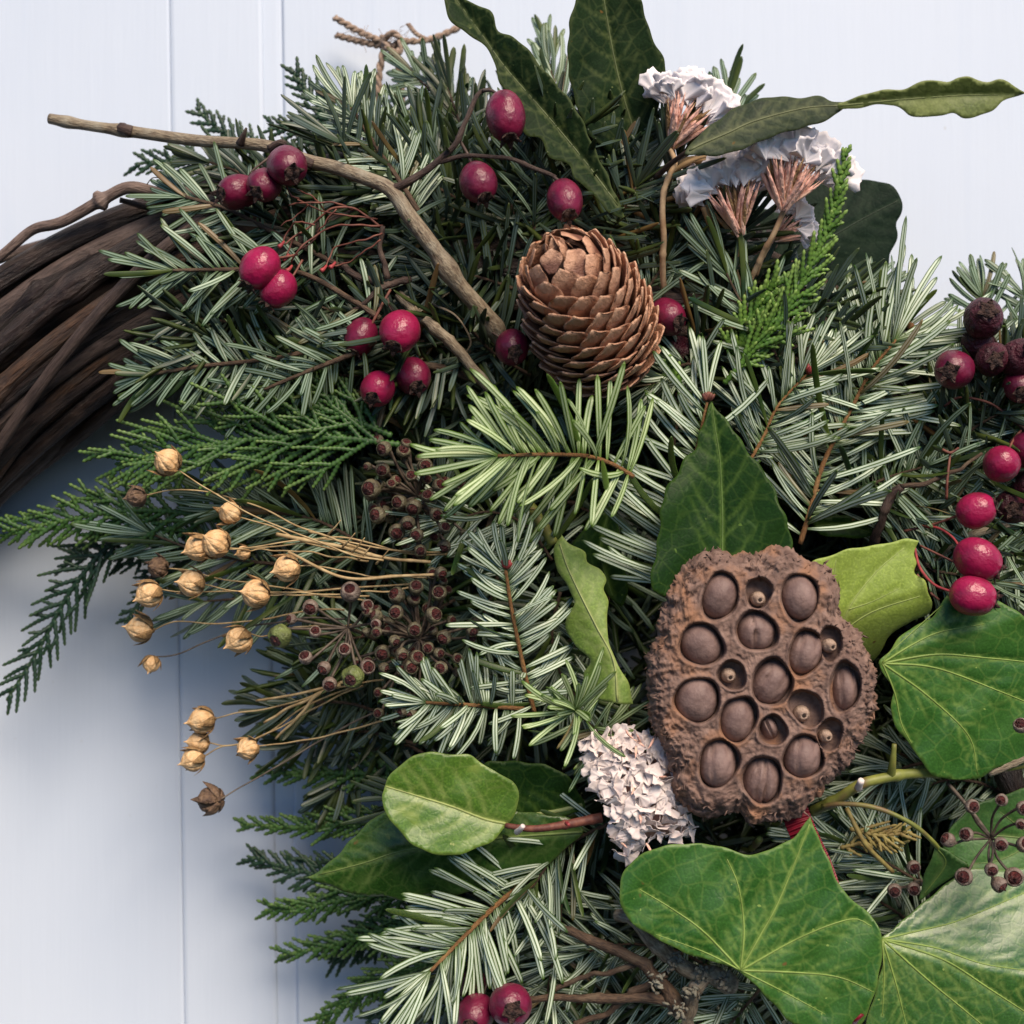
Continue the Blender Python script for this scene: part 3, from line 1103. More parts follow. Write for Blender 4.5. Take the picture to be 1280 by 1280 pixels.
def berry(parent, px, py, z, r, axis, mat='berry', stalk=None, smat='stalk_red', scl=(1, 1, 1), calyx=True):
    """axis: door-space direction of the calyx end; r in px; stalk: pixel points ending at the berry (heights follow)"""
    s = S(z)
    X, Y, Z = frame(axis, (0.2, 0.3, 1))
    q_ = rng.uniform(.94, 1.05)
    R = np.stack([X * r * s * scl[0] * 1.08 * rng.uniform(.97, 1.06), Y * r * s * scl[1] * q_, Z * r * s * scl[2] / q_], -1)
    b = inst('berry', BERRY[mat][rng.integers(3)], R, P(px, py, z), parent)
    if calyx:
        sub('calyx', CALYX[rng.integers(3)], b)
    if stalk:
        zz = [stalk[2] + (z - stalk[2]) * i / (len(stalk[0])) for i in range(len(stalk[0]))] + [z]
        end = P(px, py, z) - X * r * s * .9
        pts = [P(a[0], a[1], q) for a, q in zip(stalk[0], zz)] + [end - X * 4 * s * .0, end + X * 2 * s]
        p = spline(np.array(pts), 20)
        g = G()
        g.add(*tube_geo(p, np.linspace(stalk[1] * 1.1, stalk[1] * .9, 20) * .5 * s, 7))
        part('stalk', g, M[smat], parent)
    return b


def V(*a):
    return nrm(np.array(a, float))


# ------------------------------------------------------------------ the lotus pod
def build_pod():
    Z0 = 0.083
    NT = 420
    cx, cy = 955, 862
    o2 = np.array([(270, 85), (350, 75), (430, 95), (540, 75), (640, 55), (720, 110), (800, 130), (850, 200), (870, 330), (940, 420), (990, 520), (1018, 640), (1003, 780),
                   (960, 890), (890, 1000), (800, 1100), (700, 1185), (590, 1230), (490, 1250), (430, 1195), (340, 1218), (240, 1180), (170, 1090), (150, 970), (80, 850), (45, 720),
                   (42, 600), (55, 500), (80, 430), (100, 350), (140, 240), (180, 180), (220, 120)], float) / 3.458 + np.array([800, 670])
    poly = closed_spline(o2, 2.0)
    root = thing('lotus_seed_pod', P(cx, cy, 0.05), 'large dry brown lotus seed pod with round holes full of seeds', 'lotus pod')
    th = np.linspace(0, 2 * math.pi, NT, endpoint=False)
    pr = np.arctan2(poly[:, 1] - cy, poly[:, 0] - cx); rr = np.hypot(poly[:, 0] - cx, poly[:, 1] - cy)
    o = np.argsort(pr); pr = pr[o]; rr = rr[o]
    R = np.interp(th, np.concatenate([pr - 2 * math.pi, pr, pr + 2 * math.pi]), np.concatenate([rr, rr, rr]))
    from mathutils import noise as mn
    R = R + np.array([5.5 * mn.fractal(Vector((math.cos(a_) * 5, math.sin(a_) * 5, 1.7)), .6, 2.2, 6) for a_ in th]) + .8 * rng.normal(size=NT)
    holes = [(900, 746, 23, 29, -.3), (999.5, 747, 24, 29, .2), (946, 789, 26, 25, 0), (877, 806, 26, 28, .5), (1007, 816, 22, 28, -.3), (965, 853, 25, 30, -.4), (1056, 859, 20, 31, 0),
             (872, 875, 27, 29, -.2), (923, 899, 22, 30, -.2), (966, 913, 17, 20, .4), (898, 954, 24, 31, -.1), (953, 975, 24, 31, -.1), (1004, 946, 24, 28, -.2),
             (948, 741, 16, 20, 0), (1038, 804, 15, 21, 0), (915, 844, 17, 19, 0), (1008, 885, 20, 24, .5), (1037, 918, 16, 20, 0)]
    rad = np.concatenate([np.linspace(0.010, 1, 124)])
    ph = rng.random(12) * 6

    from mathutils import noise as mn

    def height(p, rad_):
        h = np.zeros(len(p))
        dome = 0.0015 * (1 - rad_ ** 2)
        h += dome - 0.0035 * np.clip((rad_ - .86) / .14, 0, 1) ** 2
        dmin = np.full(len(p), 9.0)
        for (hx, hy, a, b, rot) in holes:
            dx, dy = p[:, 0] - hx, p[:, 1] - hy
            c, s_ = math.cos(rot), math.sin(rot)
            u = (dx * c - dy * s_) / a; w = (dx * s_ + dy * c) / b
            d = np.sqrt(u * u + w * w)
            an = np.arctan2(w, u)
            d = d * (1 + .06 * np.sin(2 * an + hx) + .045 * np.sin(3 * an + hy) + .018 * np.sin(5 * an + hx * 2))
            dmin = np.minimum(dmin, d)
        wall = np.clip((1.07 - dmin) / .17, 0, 1)
        wall = wall * wall * (3 - 2 * wall)
        h += 0.0004 * np.exp(-((dmin - 1.13) / .10) ** 2)
        nz = np.array([mn.fractal(Vector((q[0] * .045, q[1] * .045, 3.3)), 0.7, 2.1, 5) for q in p])
        nz2 = np.array([abs(mn.noise(Vector((q[0] * .13, q[1] * .13, 9.1)))) for q in p])
        rough = np.clip((dmin - 1.0) / .5, 0.12, 1) * (0.6 + .9 * np.clip((rad_ - .6) / .4, 0, 1))
        nz3 = np.array([mn.fractal(Vector((q[0] * .22, q[1] * .22, 5.1)), 0.9, 2.0, 3) for q in p])
        h += rough * (nz * 0.0014 - nz2 * 0.0007 + nz3 * .0006)
        h -= 0.0048 * wall
        return h
    g = G()
    rings = []
    for r in rad:
        p = np.stack([cx + R * r * np.cos(th), cy + R * r * np.sin(th)], -1)
        z = Z0 + height(p, np.full(len(p), r))
        rings.append(PA(p[:, 0], p[:, 1], z))
    edge = rings[-1]
    cc = P(cx, cy, Z0)
    for k, (sc, dz) in enumerate([(1.012, -.0015), (1.02, -.003), (1.018, -.005), (1.0, -.0075), (.96, -.0105), (.90, -.014), (.82, -.018), (.70, -.023), (.55, -.028), (.40, -.032), (.25, -.036)]):
        q = cc + (edge - cc) * sc
        jit = (rng.normal(size=NT) * .8 + np.array([2.4 * mn.noise(Vector((math.cos(a_) * 9, math.sin(a_) * 9, k * .7))) for a_ in th])) * S(Z0) * (1.4 if k < 6 else .4)
        d = (edge - cc); d[:, 2] = 0; d /= np.linalg.norm(d, axis=1, keepdims=True)
        q = q + d * jit[:, None]
        q[:, 2] = Z0 + dz - .003 + rng.normal(size=NT) * .0003
        rings.append(q)
    arr = np.array(rings).transpose(1, 0, 2)
    v, q = grid_geo(arr, closed_u=True)
    c = len(v)
    v = np.vstack([v, P(cx, cy, Z0 + .0015)])
    m = arr.shape[1]
    a = np.arange(NT)
    t = np.stack([a * m, ((a + 1) % NT) * m, np.full(NT, c)], -1)
    # orientation towards the viewer
    n_ = np.cross(v[t[0, 1]] - v[t[0, 0]], v[t[0, 2]] - v[t[0, 0]])[2]
    if n_ < 0: t = t[:, ::-1]
    f0 = q[5]; nq = np.cross(v[f0[1]] - v[f0[0]], v[f0[2]] - v[f0[0]])[2]
    if nq < 0: q = q[:, ::-1]
    g.add(v, q, t)
    part('receptacle', g, M['pod'], root)
    gf = G()
    for k in range(230):
        i = rng.integers(NT); j = rng.integers(112, 130)
        o_ = arr[i, min(j, arr.shape[1] - 1)]
        d = o_ - cc; d[2] = 0; d = nrm(d)
        tn = np.cross(d, NZ)
        dd = nrm(d * rng.uniform(.3, 1) + tn * rng.normal() * .9 + NZ * rng.uniform(.0, .7))
        L = rng.uniform(3, 9) * S(Z0)
        gf.add(*tube_geo(np.array([o_ - dd * L * .3, o_ + dd * L * .4, o_ + dd * L + rng.normal(size=3) * .0003]), np.array([2.2, 1.6, .3]) * S(Z0) * rng.uniform(.5, 1.2), 5, flat=.3, zhint=rng.normal(size=3)))
    part('torn_fibres', gf, M['pod'], root, kind='stuff')
    # seeds
    def seedfn(cr):
        base = lumpy(.02)
        def fn(v_, a_):
            v_ = base(v_, a_)
            if cr:
                for off, w, dp in cr:
                    dd = np.abs(v_[:, :, 1] - off - .12 * v_[:, :, 0])
                    k = 1 - dp * np.exp(-(dd / w) ** 2)
                    v_[:, :, 2] *= k; v_[:, :, 1] *= 1 - .3 * (1 - k)
            return v_
        return fn
    sm = [lathe_unit("seed", ball_prof(24, 1.0, .95), 40, 'seed', fn=seedfn(c_)) for c_ in
          ([], [(.15, .05, .45)], [(-.1, .07, .5), (.35, .05, .25)], [(.4, .05, .3), (-.5, .05, .2)])]
    spec = [(900, 746, 22, 28, -.3, 0, 0), (999.5, 747, 22, 28, .2, 0, 0), (946, 790, 24, 23, 0, 1, 0), (877, 806, 24, 27, .5, 0, 0), (1006, 817, 21, 26, -.3, 3, -.0006),
            (964, 854, 23, 28, -.5, 3, -.0004), (1056, 860, 17, 28, 0, 3, -.0018), (872, 875, 25, 28, -.2, 0, .0004), (922, 900, 21, 28, -.15, 0, 0), (962, 911, 11, 15, .4, 1, -.0010),
            (898, 955, 22, 29, -.1, 3, 0), (953, 975, 22, 29, -.12, 2, -.0004), (1004, 947, 22, 26, -.2, 3, 0)]
    for (x, y, a_, b_, rot, k, dz) in spec:
        s = S(Z0)
        c_, s_ = math.cos(rot), math.sin(rot)
        X = np.array([-s_, c_, 0.0]) ; Y = np.array([c_, s_, 0.0]); Zv = np.array([0, 0, 1.0])
        tl = nrm(X + Zv * rng.uniform(-.45, .45)); Zv = nrm(Zv - tl * np.dot(Zv, tl)); Y = np.cross(Zv, tl)
        inst('seed', sm[k], np.stack([tl * b_ * s * 1.07, Y * a_ * s * 1.07, Zv * .0058], -1), P(x - 1.5, y - 1.5, Z0 - .0052 + dz + .0014 + rng.uniform(-.0012, .0004)), root)
    pale = lathe_unit("unripe_seed", [(-1, .01), (-.9, .5), (-.5, .92), (0, 1), (.5, .85), (.8, .55), (.86, .5), (.9, .36), (.8, .22), (.75, .01)], 18, 'seed_pale')
    scar = lathe_unit("seed_scar", [(.83, .27), (.855, .2), (.86, .01)], 10, 'seed_hole')
    for (x, y, r) in [(947.5, 748.6, 9.5), (1036.5, 807, 9), (910.5, 844, 9.5), (1002, 892, 10.5), (1032, 920, 8.5)]:
        s = S(Z0)
        X, Y, Zv = frame((rng.uniform(.1, .4), rng.uniform(-.3, .1), 1), (0, 1, 0))
        b = inst('unripe_seed', pale, np.stack([X * r * s * 1.2, Y * r * s, Zv * r * s], -1), P(x, y, Z0 - .0022), root)
        sub('seed_scar', scar, b)


build_pod()


# ------------------------------------------------------------------ the pine cone
def build_cone():
    A, B = P(690, 303, .0915), P(758, 440, .062)
    ax = nrm(A - B); Lc = np.linalg.norm(A - B) * 1.14
    B = A - ax * Lc
    root = thing('pine_cone', B, 'closed tan pine cone standing among crimson berries at the top', 'pine cone')
    e1 = nrm(np.cross(ax, NZ)); e2 = np.cross(ax, e1)
    prof_s = [0, .12, .3, .5, .68, .82, .92, .98, 1.02]
    Rm = 72 * S(.07)
    prof_r = [.72, .93, 1.03, 1.0, .90, .74, .52, .30, .06]
    rad = lambda s: np.interp(s, prof_s, prof_r) * Rm
    g = G()
    ss = np.linspace(0, 1.0, 14)
    g.add(*tube_geo(np.array([B + ax * Lc * s * .94 for s in ss]), rad(ss) * .74, 20))
    part('core', g, M['cone_core'], root)

    def scale_mesh(seed):
        r2 = np.random.default_rng(seed)
        nu, nv = 11, 9
        v = np.zeros((nu, nv, 3)); vb = np.zeros((nu, nv, 3))
        u = np.linspace(0, 1, nu)
        wd = np.interp(u, [0, .3, .55, .72, .86, .95, 1], [.30, .66, .97, 1.0, .86, .60, .30])
        sk = r2.uniform(-.10, .10)
        for i in range(nu):
            for j in range(nv):
                w = -1 + 2 * j / (nv - 1)
                tipwave = .04 * math.sin(2 * w + seed) + .012 * math.sin(7 * w + seed * 2)
                y = w * wd[i] * .5 + sk * u[i] * .3
                x = -.80 + u[i] * 1.25 + tipwave * u[i] ** 2 - .12 * w * w * u[i]
                rise = np.interp(u[i], [0, .35, .7, .92, 1], [-.75, -.34, .12, .27, .29])
                z = rise - .20 * (w * wd[i]) ** 2 + .02 * math.cos(w * 3.1) * u[i] + .008 * math.sin(6 * w + 4 * u[i] + seed)
                v[i, j] = (x, y, z)
                th = np.interp(u[i], [0, .8, 1], [.12, .11, .07]) * (1 - .4 * w * w)
                vb[i, j] = (x - .005, y * .98, z - th)
        g = G()
        vv, q = grid_geo(v)
        vb2, qb = grid_geo(vb)
        n = nu * nv
        rim = []
        ring_ = [(i, 0) for i in range(nu)] + [(nu - 1, j) for j in range(1, nv)] + [(i, nv - 1) for i in range(nu - 2, -1, -1)] + [(0, j) for j in range(nv - 2, 0, -1)]
        idx = [a * nv + b for a, b in ring_]
        for k in range(len(idx)):
            a, b = idx[k], idx[(k + 1) % len(idx)]
            rim.append((a, a + n, b + n, b))
        g.add(np.vstack([vv, vb2]), np.vstack([q, qb[:, ::-1] + n, np.array(rim)]))
        return g.mesh("scale", M['cone'], door=False)
    SC = [scale_mesh(k) for k in range(6)]
    N = 150
    sg = np.linspace(0.0, 1.018, 400)
    w = np.maximum(rad(sg), .16 * Rm); cum = np.cumsum(w); cum /= cum[-1]
    for i in range(N):
        s = np.interp((i + .5) / N, cum, sg)
        a = -i * 2.39996 + 1.15
        r = rad(s)
        e = math.cos(a) * e1 + math.sin(a) * e2
        # slope of the profile: the scale lies along it, leaning out a little
        ds = (rad(min(1, s + .03)) - rad(max(0, s - .03))) / (Lc * .06)
        d = nrm(ax + e * (ds * .9 + .02) + rng.normal(size=3) * .03)
        X, Y, Z = frame(d, e)
        k = 0.42 + .58 * min(1, r / Rm)
        hl = .0098 * k * rng.uniform(.95, 1.08); hw = .0099 * k * rng.uniform(.94, 1.08)
        lean = float(np.clip((s - .80) / .20, 0, 1))
        hl *= 1 - .22 * lean
        X, Y, Z = frame(nrm(X - Z * .42 * lean), Z)
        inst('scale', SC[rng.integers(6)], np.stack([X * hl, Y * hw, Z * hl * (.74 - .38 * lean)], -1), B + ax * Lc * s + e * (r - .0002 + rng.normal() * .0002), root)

    tip = B + ax * Lc * 1.0
    for i in range(9):
        a = i * 2.39996
        e = math.cos(a) * e1 + math.sin(a) * e2
        X, Y, Z = frame(ax * 1.0 - e * (.45 + .03 * i), e)
        inst('scale', SC[i % 6], np.stack([X * .0058, Y * .0052, Z * .0024], -1), tip + e * (.0010 + .0003 * i) - ax * (.0004 * i), root)


build_cone()

# ------------------------------------------------------------------ leaves
for nm, c1, c2, vn, ro, kw in [
    ('leaf_top', (0.007, 0.017, 0.007), (0.012, 0.027, 0.009), (0.11, 0.14, 0.05), .5, dict(spec=.07, blot=(0.025, 0.042, 0.010))),
    ('leaf_twist', (0.017, 0.028, 0.017), (0.026, 0.040, 0.023), (0.15, 0.17, 0.08), .5, dict(spec=.12)),
    ('leaf_olive', (0.085, 0.12, 0.028), (0.125, 0.16, 0.038), (0.24, 0.28, 0.10), .55, {}),
    ('leaf_far', (0.006, 0.015, 0.010), (0.010, 0.022, 0.013), (0.03, 0.05, 0.03), .55, dict(spec=.08)),
    ('leaf_dark', (0.006, 0.024, 0.004), (0.012, 0.038, 0.006), (0.09, 0.16, 0.03), .40, dict(spec=.12, blot=(0.05, 0.10, 0.03), blot_lo=.66)),
    ('leaf_lime', (0.12, 0.20, 0.035), (0.165, 0.25, 0.045), (0.34, 0.40, 0.15), .55, {}),
    ('leaf_round', (0.045, 0.115, 0.015), (0.095, 0.175, 0.022), (0.30, 0.36, 0.11), .36, dict(blot=(0.19, 0.26, 0.05), blot_lo=.60, scale=45)),
    ('leaf_mott', (0.015, 0.050, 0.008), (0.032, 0.080, 0.013), (0.17, 0.24, 0.07), .30, dict(blot=(0.20, 0.235, 0.05), blot_lo=.70)),
    ('ivy_pale', (0.19, 0.275, 0.04), (0.235, 0.325, 0.055), (0.34, 0.43, 0.13), .55, {}),
    ('ivy', (0.020, 0.080, 0.013), (0.036, 0.112, 0.018), (0.24, 0.35, 0.08), .40, dict(spec=.3)),
    ('ivy_gloss', (0.022, 0.082, 0.014), (0.038, 0.112, 0.019), (0.26, 0.36, 0.09), .40, dict(coat=.35, spec=.6)),
    ('ivy_back', (0.035, 0.10, 0.022), (0.05, 0.13, 0.028), (0.14, 0.21, 0.06), .45, {}),
]:
    M[nm] = leaf_mat(nm, c1, c2, vn, ro, **kw)
    M[nm + '_v'] = simple(nm + '_vein', vn, tuple(.7 * x for x in vn), 200, .5, .2, .0002)

GL = 'broad leaves in the arrangement'
# 1 big dark bay leaf, top
mid = [(808, 205), (801, 189), (781, 127), (767, 69), (755, 0), (748, -50)]
leaf('broad dark green bay leaf standing upright at the top, cut by the frame', [(812, 222), (795, 206), (767, 193), (740, 172), (719, 127), (711, 86), (711, 31), (720, 0), (735, -40), (748, -62), (775, -45), (801, 0), (809, 31), (820, 55), (831, 76), (832, 100), (822, 138), (815, 172)],
     plane(.060, 780, 120, -.004, -.002), mid, 'leaf_top', sec=sec_veins(mid, 8, 55, 50), ripple=.9, foldk=.006, group=GL, tmat='leaf_top_v', midr=(3.6, 1.4), vein_w=2.0)
# 2 long leaf to its left
mid = [(781, 268), (729, 199), (681, 141), (633, 86), (600, 40), (562, -12)]
leaf('long narrow dark leaf with wavy pale edge slanting over the top berries', [(785, 277), (757, 261), (736, 238), (719, 224), (713, 206), (688, 197), (674, 173), (656, 166), (640, 124), (623, 100), (617, 72), (600, 53), (572, 34), (558, 14), (556, -8), (566, -16), (582, 0), (612, 14), (624, 38), (641, 46), (657, 58), (668, 74), (692, 100), (709, 121), (730, 155), (751, 203), (771, 245)],
     plane(.068, 680, 140, .000, .002), mid, 'leaf_top', sec=sec_veins(mid, 9, 45, 34), ripple=1.0, foldk=.010, wave=.0014, group=GL, tmat='leaf_top_v', midr=(2.8, 1.0), edge=.8, vein_w=1.8)
# 3 twisted leaf to the right
mid = [(862, 188), (875, 181), (910, 166), (944, 151), (1006, 135), (1052, 132)]
t3 = leaf('grey green leaf whose olive underside twists out to the right edge', [(856, 192), (870, 173), (885, 159), (913, 138), (944, 126), (968, 120), (996, 122), (1027, 121), (1040, 126), (1056, 128), (1054, 137), (1043, 145), (1024, 153), (1001, 160), (960, 173), (939, 181), (903, 194), (872, 194)],
     plane(.083, 950, 155, .002, .006), mid, 'leaf_twist', sec=sec_veins(mid, 7, 45, 30), ripple=.9, foldk=-.004, group=GL, tmat='leaf_twist_v', midr=(3.0, 1.4),
     petiole=([(820, 222), (838, 205), (862, 188)], (.066, .082), (8, 6), 'haw_dark'))


def extra_blade(t, outline, zf, mid, mat, **kw):
    """a second blade surface of the same leaf"""
    n0 = set(o.name for o in bpy.data.objects)
    tmp = leaf('x', outline, zf, mid, mat, **kw)
    d = origin_of(tmp) - origin_of(t)
    dW = W(d)
    for o in [o for o in bpy.data.objects if o.parent == tmp]:
        o.parent = t
        o.location = o.location + dW
        if o.name.startswith('blade'): o["label"] = 'olive green underside of the twisted leaf'
    bpy.data.objects.remove(tmp)


mid = [(1050, 132), (1090, 128), (1132, 124), (1204, 119), (1275, 118)]
extra_blade(t3, [(1048, 129), (1077, 120), (1098, 113), (1132, 110), (1160, 100), (1184, 103), (1197, 96), (1209, 95), (1222, 100), (1235, 102), (1250, 100), (1263, 104), (1282, 116), (1268, 122), (1252, 127), (1240, 138), (1228, 143), (1204, 148), (1192, 142), (1180, 143), (1160, 146), (1148, 145), (1136, 143), (1118, 132), (1094, 131), (1060, 136), (1049, 136)],
            plane(.085, 1050, 130, .001, -.006), mid, 'leaf_olive', sec=sec_veins(mid, 8, 45, 18), ripple=.8, foldk=.006, tmat='leaf_olive_v', midr=(3.0, 1.0), edge=.9)
# 4 dark leaf right
mid = [(960, 345), (1000, 318), (1046, 292), (1085, 270), (1124, 250)]
leaf('dull dark leaf with scalloped tip behind the bright green cypress tip', [(950, 352), (970, 310), (990, 270), (1008, 236), (1025, 216), (1060, 219), (1073, 227), (1099, 226), (1117, 234), (1129, 250), (1121, 277), (1121, 292), (1115, 318), (1109, 334), (1088, 349), (1050, 362), (1010, 368), (970, 365)],
     plane(.036, 1040, 290, .002, .002), mid, 'leaf_far', sec=sec_veins(mid, 7, 50, 60), ripple=1.6, foldk=-.003, group=GL, tmat='leaf_far_v', midr=(2.2, 1.0), edge=.2)
# 5 dark leaf below the statice
mid = [(850, 385), (900, 345), (950, 308), (1005, 284)]
leaf('blackish green leaf in the shade under the white statice heads', [(836, 380), (834, 320), (838, 268), (860, 248), (900, 255), (960, 262), (1010, 275), (1012, 292), (995, 330), (960, 385), (905, 425), (858, 415)],
     plane(.030, 900, 330, .001, .0), mid, 'leaf_far', sec=sec_veins(mid, 6, 50, 60), ripple=1.0, foldk=-.003, group=GL, tmat='leaf_far_v', midr=(3, 1.2), edge=.2)
# 6 central dark leaf
mid = [(903, 735), (903, 688), (903, 640), (900, 575), (894, 535), (890, 504)]
leaf('pointed glossy dark green leaf standing just above the lotus pod', [(818, 740), (819, 700), (825, 650), (832, 614), (845, 592), (857, 572), (870, 560), (876, 540), (882, 518), (890, 499), (900, 518), (911, 530), (929, 554), (941, 571), (958, 595), (974, 626), (985, 654), (989, 690), (980, 735), (900, 752)],
     plane(.074, 900, 620, .0, .0015), mid, 'leaf_dark', sec=sec_veins(mid, 6, 48, 70), ripple=1.3, foldk=.004, group=GL, tmat='leaf_dark_v', midr=(3.2, 1.4), wave=.0012)
# 7 wavy lime leaf
mid = [(772, 876), (767, 826), (746, 784), (722, 736), (708, 705), (700, 680)]
leaf('narrow light green leaf with strongly waved edges left of the lotus pod', [(702, 668), (712, 679), (731, 691), (734, 702), (750, 712), (759, 725), (755, 737), (760, 753), (758, 781), (761, 798), (767, 819), (777, 839), (786, 857), (792, 880), (771, 880), (750, 874), (734, 858), (730, 842), (737, 826), (719, 806), (708, 788), (710, 767), (718, 753), (709, 733), (695, 706), (692, 687)],
     plane(.071, 740, 780, .004, .001), mid, 'leaf_lime', sec=sec_veins(mid, 8, 50, 30), ripple=.7, foldk=-.010, group=GL, tmat='leaf_lime_v', midr=(3.0, 1.6), wave=.0018)
# 8/9/10 leaf trio low in the middle
mid = [(728, 1040), (700, 1042), (620, 1048), (510, 1062), (454, 1079), (384, 1097)]
leaf('long shiny dark green leaf with yellow blotches under the round leaf', [(382, 1097), (404, 1085), (424, 1067), (440, 1048), (460, 1029), (480, 1016), (530, 1008), (600, 1010), (660, 1016), (710, 1022), (728, 1036), (718, 1052), (700, 1067), (683, 1085), (656, 1096), (617, 1107), (570, 1118), (530, 1120), (508, 1125), (484, 1121), (448, 1119), (418, 1109)],
     plane(.060, 560, 1070, .002, -.001), mid, 'leaf_mott', sec=sec_veins(mid, 10, 50, 55), ripple=.9, foldk=-.004, group=GL, tmat='leaf_mott_v', midr=(3.4, 1.2), wave=.0014)
mid = [(728, 1006), (700, 1013), (677, 1017), (644, 1022), (610, 1024)]
leaf('dark leaf with thick pale midrib half hidden behind the round leaf', [(606, 956), (636, 951), (660, 953), (682, 957), (708, 969), (724, 990), (730, 1010), (705, 1020), (677, 1028), (640, 1032), (604, 1030), (596, 990)],
     plane(.058, 660, 990, .002, .002), mid, 'leaf_dark', sec=sec_veins(mid, 5, 55, 40), ripple=.8, group=GL, tmat='leaf_lime_v', midr=(6.0, 5.0))
mid = [(634, 1030), (606, 1024), (564, 1008), (522, 995), (482, 983)]
t8 = leaf('round yellow green leaf on a cut reddish stem', [(479, 990), (487, 970), (508, 950), (534, 940), (556, 943), (585, 943), (600, 952), (620, 966), (641, 977), (649, 996), (644, 1017), (632, 1033), (614, 1052), (590, 1063), (570, 1069), (543, 1067), (519, 1058), (505, 1046), (487, 1023), (479, 1008)],
          plane(.0705, 565, 1003, -.002, .002), mid, 'leaf_round', sec=sec_veins(mid, 5, 55, 55, w=1.3), ripple=.6, foldk=.004, group=GL, tmat='leaf_round_v', midr=(4.0, 2.2), wave=.0012)
twig_part([(632, 1032), (665, 1036), (700, 1032), (752, 1022)], (.0695, .0715, .071, .069), 7, 13, M['stalk_red'], t8, 'stem', knots=2)
twig_part([(646, 1040), (651, 1036), (654, 1032)], (.0725, .0755, .0765), 8, 6, M['petal_cream'], t8, 'cut_bud', n=10)
twig_part([(708, 1029), (711, 1031)], (.074, .0762), 6, 4, M['stalk_crimson'], t8, 'bud_scar', n=6)
# strap leaves in the depths
leaf('narrow dark strap leaf lying in the shade right of the pointed leaf', [(1016, 655), (1030, 646), (1060, 645), (1080, 655), (1096, 668), (1075, 672), (1050, 672), (1025, 668)], plane(.05, 1050, 660, 0, 0),
     [(1016, 658), (1055, 656), (1094, 668)], 'leaf_dark', group=GL, tmat='leaf_dark_v', midr=(2, 1))
leaf('dark leaf tucked behind the waved lime leaf', [(712, 690), (735, 655), (752, 640), (764, 632), (772, 650), (775, 690), (785, 730), (778, 760), (755, 740), (730, 712)], plane(.045, 745, 690, 0, 0),
     [(765, 745), (750, 690), (760, 640)], 'leaf_dark', group=GL, tmat='leaf_dark_v', midr=(2, 1))

# ivy leaves
GI = 'ivy leaves around the lotus pod'
b = (1040, 812)
leaf('pale yellow green ivy leaf with a torn edge behind the lotus pod', [(1012, 705), (1034, 696), (1060, 687), (1101, 680), (1132, 674), (1149, 676), (1142, 692), (1146, 704), (1144, 716), (1156, 726), (1160, 740), (1165, 753), (1160, 767), (1145, 775), (1125, 785), (1108, 800), (1092, 826), (1060, 835), (1030, 800), (1010, 750)],
     plane(.070, 1090, 730, -.001, -.001, lambda p: -.012 * np.clip((p[:, 1] - 745 - (p[:, 0] - 1100) * -.25) / 70, 0, 2) ** 1.6), [b, (1063, 757), (1095, 715), (1130, 685)], 'ivy_pale',
     prim=[([(1045, 795), (1090, 765), (1150, 745)], .8), ([(1038, 795), (1040, 740), (1045, 700)], .7), ([(1060, 762), (1090, 752), (1125, 735)], .5)], group=GI, name='ivy_leaf', tmat='ivy_pale_v', midr=(2.4, 1), ripple=.6, vein_w=2.0, edge=.3)
b = (1103, 829)
pr = [([b, (1140, 806), (1175, 790), (1230, 780)], .9), ([b, (1170, 835), (1252, 865), (1300, 885)], .9), ([b, (1160, 870), (1211, 920), (1222, 968)], .9), ([b, (1118, 865), (1127, 905), (1140, 930)], .8), ([b, (1125, 795), (1150, 775), (1178, 757)], .7)]
sc = []
for ln, w in pr[:3]:
    sc += sec_veins(ln, 5, 42, 42, w=.9)
leaf('large ivy leaf beside the lotus pod with three crimson berries on its upper edge', [(1099, 829), (1112, 813), (1125, 796), (1142, 784), (1163, 774), (1173, 760), (1184, 744), (1204, 758), (1220, 756), (1242, 750), (1266, 760), (1283, 774), (1315, 800), (1335, 870), (1310, 930), (1285, 953), (1270, 957), (1246, 960), (1222, 973), (1201, 975), (1170, 971), (1153, 953), (1139, 933), (1122, 912), (1114, 888), (1117, 864), (1108, 848)],
     plane(.071, 1200, 860, -.003, -.004, lambda p: -.008 * np.clip((815 - p[:, 1] + (1130 - p[:, 0]) * .3) / 100, 0, 1)), [b, (1170, 818), (1230, 822), (1310, 830)], 'ivy', prim=pr, sec=sc, group=GI, name='ivy_leaf', tmat='ivy_v', midr=(3.4, 1.2), wave=.0012, foldk=.002, vein_w=2.2)
b = (926, 1213)
pr = [([b, (930, 1160), (923, 1108), (909, 1074)], .9), ([b, (880, 1165), (840, 1136), (800, 1112)], .9), ([b, (1000, 1172), (1063, 1149), (1090, 1158)], .9), ([b, (1000, 1216), (1050, 1222), (1092, 1240)], .9),
      ([b, (980, 1240), (1032, 1268)], .7), ([b, (880, 1190), (820, 1168)], .6)]
sc = sec_veins([b, (971, 1132), (1010, 1035)], 6, 45, 48)
for ln, w in pr[:4]:
    sc += sec_veins(ln, 5, 42, 40, w=.9)
